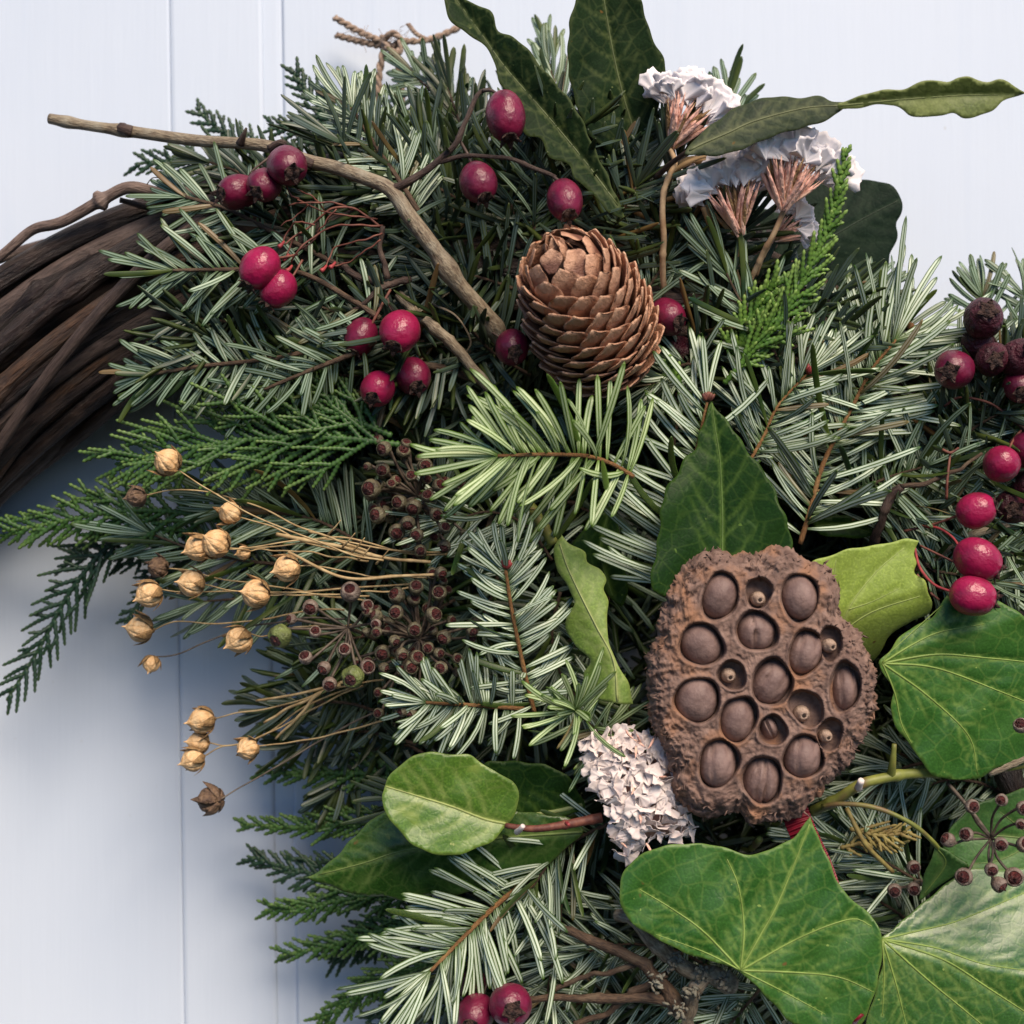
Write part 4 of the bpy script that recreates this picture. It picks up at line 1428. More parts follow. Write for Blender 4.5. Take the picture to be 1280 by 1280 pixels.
leaf('large matt green ivy leaf with a sharp upright point below the lotus pod', [(926, 1215), (912, 1209), (895, 1203), (857, 1191), (815, 1170), (785, 1148), (774, 1118), (781, 1088), (805, 1067), (832, 1057), (861, 1055), (895, 1057), (920, 1064), (940, 1069), (960, 1063), (988, 1050), (1001, 1036), (1013, 1021), (1022, 1046), (1036, 1074), (1050, 1108), (1070, 1129), (1091, 1146), (1102, 1173), (1100, 1211), (1094, 1240), (1082, 1270), (1072, 1284), (1046, 1287), (995, 1281), (967, 1256), (943, 1230)],
     plane(.081, 940, 1150, .001, .001), [b, (950, 1170), (971, 1132), (992, 1082), (1012, 1030)], 'ivy', prim=pr, sec=sc, group=GI, name='ivy_leaf', tmat='ivy_v', midr=(3.6, 1.2), wave=.0015, foldk=.0, vein_w=2.2, edge=.7)
b = (1103, 1174)
pr = [([b, (1150, 1163), (1200, 1150), (1290, 1112)], .8), ([b, (1170, 1185), (1230, 1205), (1300, 1215)], .8), ([b, (1160, 1225), (1205, 1262), (1250, 1300)], .9), ([b, (1120, 1230), (1135, 1290)], .8), ([b, (1105, 1220), (1103, 1270)], .7)]
sc = sec_veins([b, (1180, 1195), (1320, 1260)], 7, 42, 55)
for ln, w in pr[:4]:
    sc += sec_veins(ln, 5, 42, 40, w=.9)
leaf('shiny ivy leaf with a white sheen filling the lower right corner', [(1101, 1174), (1115, 1163), (1142, 1139), (1170, 1115), (1197, 1095), (1218, 1085), (1252, 1087), (1300, 1090), (1345, 1140), (1355, 1240), (1310, 1325), (1210, 1345), (1120, 1320), (1083, 1285), (1092, 1250), (1103, 1205)],
     plane(.074, 1220, 1190, -.001, -.002, lambda p: -.0105 * np.clip((1186 + (p[:, 0] - 1103) * .2 - p[:, 1]) / 100, 0, 1.4) ** 1.1), [b, (1180, 1200), (1240, 1238), (1320, 1290)], 'ivy_gloss', prim=pr, sec=sc, group=GI, name='ivy_leaf', tmat='ivy_v',
     midr=(3.6, 1.2), wave=.0004, foldk=.001, vein_w=2.2)
leaf('small folded ivy leaf at the end of the arching yellow green stalk', [(1170, 1058), (1188, 1066), (1210, 1081), (1200, 1092), (1178, 1104), (1160, 1118), (1149, 1126), (1152, 1108), (1156, 1092), (1163, 1076)], plane(.068, 1175, 1085, .006, -.008),
     [(1171, 1060), (1182, 1080), (1155, 1118)], 'ivy_back', group=GI, name='ivy_leaf', tmat='ivy_v', midr=(2, 1))
leaf('shaded ivy leaf behind the ivy berry cluster at right', [(1180, 1062), (1187, 1039), (1205, 1018), (1221, 1004), (1250, 996), (1290, 985), (1335, 1000), (1335, 1090), (1280, 1108), (1225, 1092)], plane(.054, 1240, 1045, .0, .0),
     [(1300, 1050), (1250, 1045), (1200, 1045)], 'ivy_back', prim=[([(1290, 1055), (1250, 1075), (1215, 1080)], .7), ([(1290, 1045), (1250, 1015)], .7)], group=GI, name='ivy_leaf', tmat='ivy_back_v', midr=(2.4, 1))

# ------------------------------------------------------------------ fir sprigs seen in the photo (base -> tip, photo pixels)
F = fir
F([(475, 398), (440, 375), (372, 340), (290, 337), (216, 338)], (.068, .065), 62, 78, 'fir sprig pointing left with two crimson berries lying across its middle', 'fir_mid', 'twig_brown', ang=(70, 38), upc=.05, tr=(7, 4), lift=(.05, .25))
F([(430, 335), (345, 292), (285, 262), (232, 246)], (.062, .058), 40, 72, 'fir sprig reaching left just under the grey hawthorn stick', 'fir_mid', 'twig_brown', ang=(75, 35), upc=.05, tr=(7, 4), lift=(.05, .25))
F([(400, 300), (340, 240), (290, 212), (262, 203)], (.040, .042), 30, 56, 'short fir sprig behind the trio of crimson berries at upper left', 'fir_dark', 'twig_brown')
F([(430, 425), (360, 445), (300, 453), (250, 458), (188, 468)], (.066, .063), 58, 66, 'lowest left fir sprig ending in front of the dark woven ring', 'fir_mid', 'twig_brown', ang=(68, 34), upc=.05, tr=(7, 4), lift=(.05, .25))
F([(470, 425), (436, 444), (390, 462), (330, 487)], (.070, .066), 34, 70, 'fir sprig with a bare brown twig just above the flat green cypress', 'fir_mid', 'twig_brown', ang=(62, 34), upc=.05, tr=(7, 4), lift=(.05, .25), sides=(1, .55))
F([(525, 268), (502, 230), (478, 195), (452, 155), (440, 135)], (.064, .056), 70, 72, 'thick pale fir sprig rising behind the hawthorn stick at upper left', 'fir_pale', 'twig_brown', ang=(62, 30), upc=.05, tr=(7, 4), lift=(.05, .25))
F([(560, 320), (520, 290), (480, 268), (430, 250)], (.056, .052), 40, 82, 'fir sprig crossing behind the thin reddish berry stalks', 'fir_dark', 'twig_brown')
F([(595, 215), (582, 175), (568, 135), (560, 110)], (.050, .040), 50, 70, 'dark upright fir sprig left of the topmost berry', 'fir_dark', 'twig_brown', flip=.7, ang=(50, 18))
F([(590, 170), (560, 135), (535, 110), (522, 98)], (.036, .030), 34, 56, 'soft pale fir tip in front of the jute twine', 'fir_mid', 'twig_brown')
F([(720, 200), (704, 140), (692, 100), (686, 80)], (.040, .030), 34, 66, 'pale blue green fir tip between the two large dark leaves at the top', 'fir_mid', 'twig_brown', ang=(40, 16))
F([(668, 320), (668, 262), (668, 205), (664, 170)], (.055, .058), 46, 86, 'upright fir sprig between the three upper berries', 'fir_mid', 'twig_brown', ang=(55, 28))
F([(600, 300), (560, 250), (535, 205), (520, 175)], (.052, .050), 44, 84, 'fir sprig fanning up beside the dark thorny twig', 'fir_mid', 'twig_brown')
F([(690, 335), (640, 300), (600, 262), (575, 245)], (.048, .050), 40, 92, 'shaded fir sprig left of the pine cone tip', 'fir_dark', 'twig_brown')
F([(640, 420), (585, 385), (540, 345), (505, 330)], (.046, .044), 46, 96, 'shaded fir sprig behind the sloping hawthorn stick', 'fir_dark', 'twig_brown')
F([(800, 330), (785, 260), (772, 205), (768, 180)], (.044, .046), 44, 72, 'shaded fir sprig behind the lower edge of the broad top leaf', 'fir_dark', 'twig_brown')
F([(790, 420), (805, 370), (835, 325), (850, 305)], (.058, .056), 34, 84, 'fir sprig leaning right from behind the pine cone', 'fir_mid', 'twig_brown', ang=(50, 22))
F([(890, 215), (898, 175), (905, 145), (909, 125)], (.036, .034), 26, 64, 'fir tip sticking up behind the upper statice flower', 'fir_mid', 'twig_brown', ang=(52, 18))
F([(985, 470), (958, 425), (925, 375), (905, 335)], (.060, .064), 36, 92, 'fir sprig with long dark needles crossing the statice stems', 'fir_mid', 'twig_brown', ang=(46, 22), lo=False)
F([(960, 460), (1005, 425), (1050, 395), (1075, 378)], (.056, .050), 40, 84, 'fir tip sweeping right below the dull dark leaf', 'fir_mid', 'twig_brown', ang=(48, 20))
F([(880, 470), (860, 455), (830, 470), (815, 480)], (.058, .056), 28, 70, 'little fir tip right of the pine cone base', 'fir_pale', 'twig_brown')
# right-hand mass
F([(1000, 680), (1012, 640), (1026, 588), (1042, 552), (1062, 515), (1090, 462), (1120, 425)], (.062, .060), 96, 120, 'long fir branch with pale needles sweeping right toward the dark berries', 'fir_pale', 'twig_orange', ang=(72, 40), lift=(.16, .22), flip=.04, sides=(.92, 1), wpx=8.2, upc=.10, tr=(6, 3.5))
F([(935, 580), (955, 545), (972, 508), (1008, 468)], (.066, .066), 46, 92, 'fir sprig with red buds leaning over the pointed dark leaf', 'fir_pale', 'twig_orange', ang=(70, 40), bud='stalk_crimson', wpx=7.6, upc=.25)
F([(838, 748), (845, 680), (862, 600), (884, 503)], (.066, .072), 64, 100, 'fir sprig stacked with pale needles left of the pointed dark leaf', 'fir_pale', 'twig_orange', ang=(82, 48), sides=(.12, 1), flip=.03, wpx=8.8, bud='stalk_red', single=True, upc=.05, lift=(.1, .2), tr=(5, 3))
F([(1120, 665), (1150, 595), (1184, 535), (1216, 470)], (.054, .054), 74, 92, 'fir sprig with curved needles under the row of dark berries', 'fir_pale', 'twig_orange', ang=(72, 36), wpx=6.6)
F([(1275, 520), (1250, 450), (1235, 395), (1228, 372)], (.044, .040), 40, 60, 'fir tip rising behind the blackish top right berry', 'fir_mid', 'twig_brown')
F([(1310, 480), (1295, 420), (1280, 370)], (.046, .042), 34, 62, 'fir tip cut by the right edge above the berries', 'fir_mid', 'twig_brown')
F([(1160, 745), (1200, 690), (1260, 660), (1310, 640)], (.044, .044), 46, 86, 'fir sprig behind the three brightest berries', 'fir_pale', 'twig_brown')
F([(1190, 775), (1240, 745), (1290, 725)], (.040, .040), 34, 76, 'fir sprig peeping out above the ivy leaf at the right edge', 'fir_pale', 'twig_brown')
F([(1035, 650), (1065, 600), (1110, 560), (1150, 545)], (.048, .048), 54, 100, 'fir sprig low among the pale needles, right of centre', 'fir_pale', 'twig_brown')
F([(985, 600), (1000, 560), (1030, 490), (1045, 455)], (.054, .054), 50, 96, 'fir sprig pointing up beside the long pale branch', 'fir_pale', 'twig_orange')
F([(1060, 500), (1090, 450), (1110, 425), (1130, 412)], (.055, .052), 34, 70, 'fir tip with an orange bud against the white door at right', 'fir_pale', 'twig_orange', bud='twig_orange')
# middle
F([(792, 596), (765, 580), (732, 570), (680, 568), (622, 570)], (.076, .086), 64, 104, 'foremost fir tip with long yellow green needles below the pine cone', 'fir_lime', 'twig_orange', ang=(84, 46), lift=(.10, .25), flip=.02, single=True, wpx=8.6, tr=(6, 4), upc=.14, tipn=9)
F([(690, 700), (655, 655), (610, 640), (570, 650)], (.056, .060), 34, 92, 'fir sprig under the foremost yellow green fir tip', 'fir_pale', 'twig_brown')
F([(668, 890), (657, 846), (640, 764), (632, 712)], (.064, .074), 66, 68, 'upright fir sprig with a red bud right of the ivy berries', 'fir_pale', 'twig_orange', ang=(84, 52), bud='stalk_crimson', single=True, wpx=7.6, lift=(.1, .3), upc=.08, flip=.03, tr=(6, 4))
F([(655, 886), (600, 882), (560, 880), (532, 878)], (.064, .070), 62, 62, 'fir sprig lying level with curled needles above the round leaf', 'fir_pale', 'twig_orange', ang=(84, 50), single=True, wpx=7.4, lift=(.1, .35), flip=.04, tr=(6, 4))
F([(760, 930), (742, 910), (719, 888)], (.050, .076), 30, 74, 'fir tip pointing straight out like a star above the white flower', 'fir_lime', 'twig_brown', ang=(80, 60), lift=(.1, .5), tipn=22, wpx=7, flip=.05)
F([(700, 740), (690, 790), (700, 840), (720, 870)], (.050, .048), 44, 70, 'fir sprig in the shade between the lime leaf and the upright fir tip', 'fir_pale', 'twig_brown', flip=.2)
F([(560, 610), (530, 570), (515, 520), (510, 500)], (.046, .048), 34, 68, 'dim bluish fir tip above the ivy berries', 'fir_dark', 'twig_brown', ang=(50, 20))
F([(470, 690), (400, 652), (340, 640), (292, 632)], (.050, .048), 50, 92, 'fir sprig with long needles behind the upper flax stems', 'fir_mid', 'twig_brown', ang=(60, 30))
F([(440, 700), (350, 705), (260, 692), (190, 668)], (.044, .042), 60, 88, 'fir sprig behind the flax heads pointing at the door', 'fir_mid', 'twig_brown', ang=(58, 26), lift=(-.1, .3))
F([(430, 735), (360, 742), (300, 748), (255, 752)], (.042, .040), 34, 84, 'fir sprig hanging needles over the door below the flax heads', 'fir_mid', 'twig_brown', ang=(70, 40), sides=(.2, 1))
F([(500, 900), (440, 880), (390, 878), (345, 884)], (.040, .034), 44, 64, 'dark fir sprig under the ivy berries pointing at the blue shaded door', 'fir_dark', 'twig_brown', flip=.5)
F([(520, 930), (460, 915), (410, 920), (370, 930)], (.036, .030), 36, 56, 'dark fir tip just above the small cypress tips at lower left', 'fir_dark', 'twig_brown', flip=.6)
F([(560, 960), (500, 930), (450, 950), (420, 990)], (.034, .028), 36, 62, 'blackish fir sprig left of the round leaf', 'fir_dark', 'twig_brown', flip=.6)
# bottom
F([(668, 1092), (654, 1103), (612, 1139), (571, 1180), (538, 1214)], (.056, .073), 66, 98, 'foremost pale fir sprig slanting down to the bottom left', 'fir_pale', 'twig_orange', ang=(80, 36), lift=(.12, .22), single=True, wpx=8.8, flip=.04, upc=.10, tr=(7, 4))
F([(760, 1030), (720, 1050), (690, 1075), (665, 1110)], (.060, .060), 40, 86, 'fir sprig hanging under the reddish stem', 'fir_pale', 'twig_brown', ang=(60, 40), flip=.2)
F([(700, 1100), (700, 1150), (690, 1210), (680, 1260)], (.055, .052), 46, 84, 'fir sprig hanging down behind the bottom berries', 'fir_pale', 'twig_brown')
F([(930, 1240), (860, 1195), (790, 1180), (730, 1190)], (.056, .054), 56, 88, 'fir sprig behind the lichened twigs at the bottom', 'fir_pale', 'twig_brown')
F([(920, 1310), (850, 1265), (780, 1250), (720, 1255)], (.050, .050), 54, 88, 'fir sprig along the bottom edge right of the berries', 'fir_pale', 'twig_brown')
F([(960, 1225), (930, 1260), (905, 1290), (890, 1320)], (.058, .055), 40, 80, 'fir sprig below the notch of the matt ivy leaf', 'fir_pale', 'twig_brown')
F([(1160, 1110), (1120, 1085), (1080, 1065), (1040, 1050)], (.052, .052), 56, 92, 'fir sprig lying level below the yellow green ivy stem', 'fir_pale', 'twig_brown', ang=(40, 20))
F([(1180, 950), (1130, 960), (1090, 990), (1060, 1010)], (.044, .046), 50, 90, 'fir sprig behind the yellow green ivy stem', 'fir_pale', 'twig_brown', ang=(60, 30))
F([(1160, 1170), (1120, 1140), (1080, 1115), (1050, 1100)], (.046, .046), 44, 80, 'fir sprig in the gap between the two lower ivy leaves', 'fir_pale', 'twig_brown', ang=(50, 24))
F([(1290, 1030), (1240, 985), (1190, 975), (1150, 985)], (.040, .038), 40, 76, 'fir sprig behind the ivy berries at the right edge', 'fir_pale', 'twig_brown')

# more over the ring at the right
for (x, y, a, L_, lb) in [(1110, 600, 20, 92, 'fir sprig just left of the forked dark twig at the right'), (1150, 640, 0, 90, 'fir sprig right under the forked dark twig at the right'), (1210, 600, 15, 84, 'fir sprig behind the middle pair of bright right hand berries'),
                      (1190, 720, 350, 80, 'fir sprig filling the gap left of the lowest bright right hand berry'), (1230, 530, 40, 80, 'fir sprig between the blackish berry knot and the bright berries'), (1250, 690, 345, 80, 'fir sprig running out of the right edge beside the bright berries'),
                      (560, 245, 150, 92, 'fir sprig behind the fork of the hawthorn stick'), (640, 262, 100, 84, 'fir sprig right behind the middle upper berry'), (735, 262, 60, 84, 'fir sprig behind the berry above the cone tip'), (600, 350, 165, 92, 'fir sprig left of the cone behind the slanting stick')]:
    th = math.radians(a)
    F([(x - 50 * math.cos(th), y + 50 * math.sin(th)), (x, y - 3), (x + 50 * math.cos(th), y - 50 * math.sin(th))], (.054, .058), 42, L_, lb, 'fir_dark' if x < 800 else 'fir_mid', 'twig_brown', flip=.15)

# deep filler: dim sprigs under the front layer, fanned out from the ring
DL = 'dim green fir sprig lying deep in the shade under the front greenery'
LM = [('pine cone', 725, 390), ('lotus pod', 955, 860), ('topmost berry', 632, 145), ('grey hawthorn stick', 520, 270), ('upper ivy berry cluster', 510, 620), ('lower ivy berry cluster', 525, 790),
      ('foremost yellow green fir tip', 680, 572), ('waved lime leaf', 740, 780), ('pointed dark leaf', 900, 620), ('round yellow green leaf', 565, 1003), ('crumpled cream flower', 800, 990), ('matt ivy leaf', 940, 1150),
      ('shiny ivy leaf', 1200, 1190), ('right hand ivy leaf', 1200, 860), ('lichened twig', 850, 1220), ('foremost pale fir sprig', 600, 1150), ('bottom edge berries', 615, 1262), ('dried reddish berry stalks', 420, 290),
      ('touching berry pair at left', 336, 348), ('two shaded berries', 494, 478), ('flat green cypress spray', 330, 550), ('flax heads', 290, 710), ('lower flax bunch', 260, 930), ('lime cypress tip', 1000, 370), ('statice flowers', 940, 220),
      ('long wavy dark leaf', 680, 140), ('broad top leaf', 770, 110), ('long pale fir branch', 1060, 530), ('bright berries at right', 1220, 690), ('blackish berries', 1240, 440), ('pale torn ivy leaf', 1090, 730), ('yellow green ivy stem', 1120, 970),
      ('red budded fir tip', 640, 780), ('level curled fir sprig', 590, 880), ('star shaped fir tip', 719, 888), ('reddish cut stem', 700, 1030), ('berry beside the cone', 640, 434), ('berry above the cone', 706, 250), ('middle upper berry', 598, 228)]
used_lm = set()


def deep_label(x, y):
    for nm, lx, ly in sorted(LM, key=lambda q: math.hypot(q[1] - x, q[2] - y)):
        dx, dy = x - lx, y - ly
        if math.hypot(dx, dy) < 45: rel = 'right behind'
        else: rel = ['right of', 'below right of', 'below', 'below left of', 'left of', 'above left of', 'above', 'above right of'][int(round(math.atan2(dy, dx) / (math.pi / 4))) % 8]
        if (nm, rel) not in used_lm:
            used_lm.add((nm, rel))
            return 'dim fir sprig deep in the shade %s the %s' % (rel, nm)


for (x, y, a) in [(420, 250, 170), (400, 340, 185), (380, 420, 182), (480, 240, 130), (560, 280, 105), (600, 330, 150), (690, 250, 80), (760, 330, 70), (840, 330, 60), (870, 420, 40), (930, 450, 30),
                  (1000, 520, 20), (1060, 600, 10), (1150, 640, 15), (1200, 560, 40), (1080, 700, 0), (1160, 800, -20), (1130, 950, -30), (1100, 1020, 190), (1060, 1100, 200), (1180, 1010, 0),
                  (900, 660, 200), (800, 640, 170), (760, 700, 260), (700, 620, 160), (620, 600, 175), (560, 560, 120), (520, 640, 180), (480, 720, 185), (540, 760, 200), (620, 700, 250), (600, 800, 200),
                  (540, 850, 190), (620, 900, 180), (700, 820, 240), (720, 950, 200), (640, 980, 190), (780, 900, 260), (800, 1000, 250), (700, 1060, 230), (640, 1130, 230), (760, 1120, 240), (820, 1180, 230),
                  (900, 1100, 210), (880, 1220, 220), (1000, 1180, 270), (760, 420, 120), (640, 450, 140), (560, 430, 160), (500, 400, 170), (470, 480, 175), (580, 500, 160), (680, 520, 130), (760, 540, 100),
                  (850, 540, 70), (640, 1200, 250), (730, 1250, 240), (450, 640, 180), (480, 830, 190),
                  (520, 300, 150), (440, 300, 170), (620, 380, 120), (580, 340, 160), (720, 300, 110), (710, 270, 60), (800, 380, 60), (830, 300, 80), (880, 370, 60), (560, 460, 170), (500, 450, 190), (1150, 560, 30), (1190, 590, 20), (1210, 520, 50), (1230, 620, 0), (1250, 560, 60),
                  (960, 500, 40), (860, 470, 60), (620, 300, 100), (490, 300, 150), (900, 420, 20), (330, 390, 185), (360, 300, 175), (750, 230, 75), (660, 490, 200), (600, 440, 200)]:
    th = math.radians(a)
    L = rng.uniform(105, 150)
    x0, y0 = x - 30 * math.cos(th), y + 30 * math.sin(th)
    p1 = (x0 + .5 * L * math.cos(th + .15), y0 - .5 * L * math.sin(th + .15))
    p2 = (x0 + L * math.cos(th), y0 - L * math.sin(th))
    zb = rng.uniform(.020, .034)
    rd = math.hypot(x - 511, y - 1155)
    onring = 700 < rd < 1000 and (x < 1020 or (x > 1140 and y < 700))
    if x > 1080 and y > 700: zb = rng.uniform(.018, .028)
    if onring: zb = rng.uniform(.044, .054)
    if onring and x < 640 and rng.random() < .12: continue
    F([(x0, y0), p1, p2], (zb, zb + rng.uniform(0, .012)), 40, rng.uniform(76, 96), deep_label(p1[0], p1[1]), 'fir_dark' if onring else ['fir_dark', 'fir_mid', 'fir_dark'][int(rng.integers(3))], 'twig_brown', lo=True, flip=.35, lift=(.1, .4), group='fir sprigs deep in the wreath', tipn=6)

# dark needles added low down to blacken gaps where only shaded door lies: past counting, one object
GREEN = np.array([(300, 230), (420, 170), (520, 130), (640, 130), (760, 180), (840, 260), (900, 330), (1000, 400), (1100, 470), (1190, 520), (1300, 560), (1320, 1000), (1300, 1300), (520, 1310), (560, 1200),
                  (560, 1100), (580, 1000), (480, 930), (400, 860), (380, 760), (300, 690), (330, 560), (300, 480), (240, 420), (230, 330)], float)
g = G()
k = 0
while k < 4200:
    p = np.array([rng.uniform(220, 1320), rng.uniform(120, 1320)])
    if not inside(GREEN, p[None])[0]: continue
    k += 1
    zz = rng.uniform(.006, .026)
    a_ = rng.random() * 2 * math.pi
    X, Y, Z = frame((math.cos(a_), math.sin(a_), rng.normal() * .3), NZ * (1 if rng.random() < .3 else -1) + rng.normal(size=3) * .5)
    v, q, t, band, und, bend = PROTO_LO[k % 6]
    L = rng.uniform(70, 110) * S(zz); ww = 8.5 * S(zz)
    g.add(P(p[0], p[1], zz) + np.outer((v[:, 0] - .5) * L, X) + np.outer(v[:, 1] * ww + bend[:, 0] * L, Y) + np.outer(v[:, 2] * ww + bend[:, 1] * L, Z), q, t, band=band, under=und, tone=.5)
bed = solo('gap_dark_needles', g, M['fir_dark'], P(760, 700, .006), 'added layer of dark green needles that blackens the gaps under the arrangement', 'needles')
bed["kind"] = 'stuff'

# ------------------------------------------------------------------ cypress sprays
Cy = cypress
Cy([(500, 556), (440, 549), (360, 546), (290, 552), (220, 563), (150, 578)], (.065, .060), 26, 150, 'flat mid green cypress spray fanned out above the flax heads', 'cypress', r=3.6, ang=(42, 30), subs=5, taper=.62, sublen=.40)
Cy([(490, 545), (430, 520), (370, 500), (300, 478)], (.064, .060), 16, 95, 'cypress spray with feathery tips under the lowest left fir sprig', 'cypress', r=3.4, ang=(40, 30), subs=4)
Cy([(290, 655), (220, 640), (140, 640), (60, 655), (2, 664)], (.046, .036), 24, 92, 'dark cypress spray reaching to the left edge of the photo', 'cypress', r=3.3, ang=(46, 34), subs=4)
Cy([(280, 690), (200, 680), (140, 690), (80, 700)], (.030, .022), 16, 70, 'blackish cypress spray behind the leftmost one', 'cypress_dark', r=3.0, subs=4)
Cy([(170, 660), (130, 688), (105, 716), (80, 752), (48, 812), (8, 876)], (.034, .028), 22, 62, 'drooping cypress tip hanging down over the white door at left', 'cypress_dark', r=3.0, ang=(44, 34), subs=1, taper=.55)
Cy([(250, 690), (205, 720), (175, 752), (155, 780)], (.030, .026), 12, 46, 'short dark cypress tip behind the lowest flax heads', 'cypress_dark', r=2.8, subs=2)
Cy([(905, 480), (935, 445), (975, 400), (1012, 335), (1040, 270), (1058, 184)], (.066, .080), 30, 70, 'bright lime green cypress tip standing up in front of the dull dark leaf', 'cypress_lime', r=3.1, ang=(32, 22), subs=2, taper=.80, zspread=.01)
Cy([(930, 470), (925, 430), (945, 390), (975, 345)], (.060, .066), 18, 60, 'bright lime cypress sprig low beside the upright lime tip', 'cypress_lime', r=3.4, ang=(34, 26), subs=3)
Cy([(850, 480), (842, 465), (834, 447)], (.066, .072), 6, 20, 'tiny lime cypress tip beside the pine cone base', 'cypress_lime', r=3.2, subs=0)
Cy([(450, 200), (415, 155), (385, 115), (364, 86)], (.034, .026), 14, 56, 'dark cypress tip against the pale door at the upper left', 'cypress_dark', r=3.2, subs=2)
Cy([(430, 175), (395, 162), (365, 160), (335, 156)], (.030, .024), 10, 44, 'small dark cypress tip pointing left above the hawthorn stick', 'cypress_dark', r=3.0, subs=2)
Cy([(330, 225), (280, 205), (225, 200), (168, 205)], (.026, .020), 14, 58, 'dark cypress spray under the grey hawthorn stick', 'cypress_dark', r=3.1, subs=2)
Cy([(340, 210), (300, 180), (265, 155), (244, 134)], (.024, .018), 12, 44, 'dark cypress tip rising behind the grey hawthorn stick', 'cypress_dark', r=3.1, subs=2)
Cy([(530, 985), (460, 968), (400, 966), (320, 966)], (.036, .024), 16, 56, 'bright cypress tip over the deep blue shade at lower left', 'cypress', r=3.4, ang=(36, 28), subs=2)
Cy([(520, 1030), (450, 1028), (380, 1034), (300, 1030)], (.034, .022), 18, 52, 'cypress tip pointing left just above the long dark leaf point', 'cypress', r=3.2, ang=(34, 26), subs=2)
Cy([(520, 1090), (450, 1100), (380, 1090), (308, 1070)], (.032, .020), 20, 60, 'dark cypress spray behind the tip of the long dark leaf', 'cypress_dark', r=3.2, subs=3)
Cy([(540, 1120), (470, 1118), (400, 1130), (330, 1138)], (.036, .024), 20, 60, 'cypress spray right below the long dark leaf point', 'cypress', r=3.2, ang=(36, 28), subs=3)
Cy([(560, 1150), (490, 1160), (420, 1180), (348, 1195)], (.034, .022), 20, 58, 'cypress spray pointing left near the bottom left', 'cypress', r=3.1, ang=(36, 28), subs=3)
Cy([(570, 1190), (520, 1210), (460, 1235), (395, 1280)], (.034, .022), 20, 64, 'lowest cypress spray running down to the bottom edge', 'cypress', r=3.1, ang=(36, 28), subs=3)
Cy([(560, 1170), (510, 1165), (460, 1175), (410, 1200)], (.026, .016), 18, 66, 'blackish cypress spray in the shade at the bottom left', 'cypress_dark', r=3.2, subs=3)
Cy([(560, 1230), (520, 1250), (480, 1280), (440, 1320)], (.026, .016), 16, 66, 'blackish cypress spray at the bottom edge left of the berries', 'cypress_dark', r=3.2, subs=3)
Cy([(480, 845), (430, 840), (380, 850), (330, 872)], (.030, .022), 14, 50, 'dark cypress tip left of the ivy berry cluster', 'cypress_dark', r=3.0, subs=2)
Cy([(1062, 1036), (1100, 1044), (1140, 1040)], (.058, .060), 10, 36, 'dry yellow cypress bit under the arching ivy stalk', 'ivy_dry', r=2.4, subs=1)
Cy([(1050, 1060), (1090, 1052), (1130, 1058)], (.057, .058), 8, 30, 'second dry yellow cypress bit just below the first', 'ivy_dry', r=2.4, subs=1)

# ------------------------------------------------------------------ the hawthorn branch with its thorny side twigs
hb = thing('hawthorn_branch', P(620, 425, .06), 'bare grey hawthorn stick slanting from the upper left to the pine cone', 'branch')
twig_part([(64, 146), (110, 155), (158, 163), (241, 175), (327, 184), (382, 203), (420, 211), (455, 222), (489, 236), (512, 266), (540, 303), (571, 351), (609, 397), (625, 425)],
          (.046, .048, .050, .055, .062, .066, .069, .071, .073, .073, .072, .068, .062, .058), 13, 21, M['haw_bark'], hb, 'stem', n=140, sides=12, knots=5, jit=1.6)
twig_part([(152, 161), (158, 163), (165, 165)], (.050, .0512, .051), 16, 15, M['haw_dark'], hb, 'node', n=9)
twig_part([(300, 180), (305, 168), (308, 160)], (.062, .064, .065), 12, 3, M['haw_dark'], hb, 'thorn', n=8)
twig_part([(338, 186), (350, 178), (358, 180)], (.064, .066, .066), 12, 6, M['haw_dark'], hb, 'thorn', n=8)
twig_part([(484, 240), (510, 228), (545, 203), (570, 178), (583, 150), (598, 118), (612, 112)], (.073, .075, .076, .077, .076, .074, .073), 11, 5, M['haw_dark'], hb, 'twig', knots=3, jit=1.5)
twig_part([(545, 203), (590, 194), (640, 200), (695, 222)], (.076, .078, .078, .076), 6, 5, M['haw_dark'], hb, 'twig', knots=2, jit=1)
twig_part([(498, 366), (530, 400), (571, 437), (612, 483)], (.064, .065, .064, .060), 13, 14, M['haw_bark'], hb, 'twig', knots=3, jit=1.3)
twig_part([(425, 330), (455, 350), (486, 354), (515, 350)], (.064, .066, .067, .065), 9, 9, M['haw_dark'], hb, 'twig', knots=4, jit=1.5)
twig_part([(478, 284), (476, 310), (484, 350)], (.069, .068, .067), 6, 8, M['haw_dark'], hb, 'twig', knots=3, jit=1)
twig_part([(440, 390), (465, 370), (486, 354)], (.067, .068, .067), 5, 8, M['haw_dark'], hb, 'twig', jit=1)
twig_part([(455, 425), (470, 395), (488, 362)], (.068, .069, .067), 3, 4, M['stalk_red'], hb, 'twig')
twig_part([(520, 455), (560, 462), (605, 480)], (.058, .058, .056), 10, 9, M['twig_brown'], hb, 'twig', knots=4)
twig_part([(350, 190), (368, 196), (392, 206)], (.068, .068, .068), 11, 14, M['haw_dark'], hb, 'bark_scar', n=10)
twig_part([(540, 380), (570, 395), (588, 425), (582, 442)], (.064, .066, .064, .062), 3, 2, M['haw_bark'], hb, 'twig')

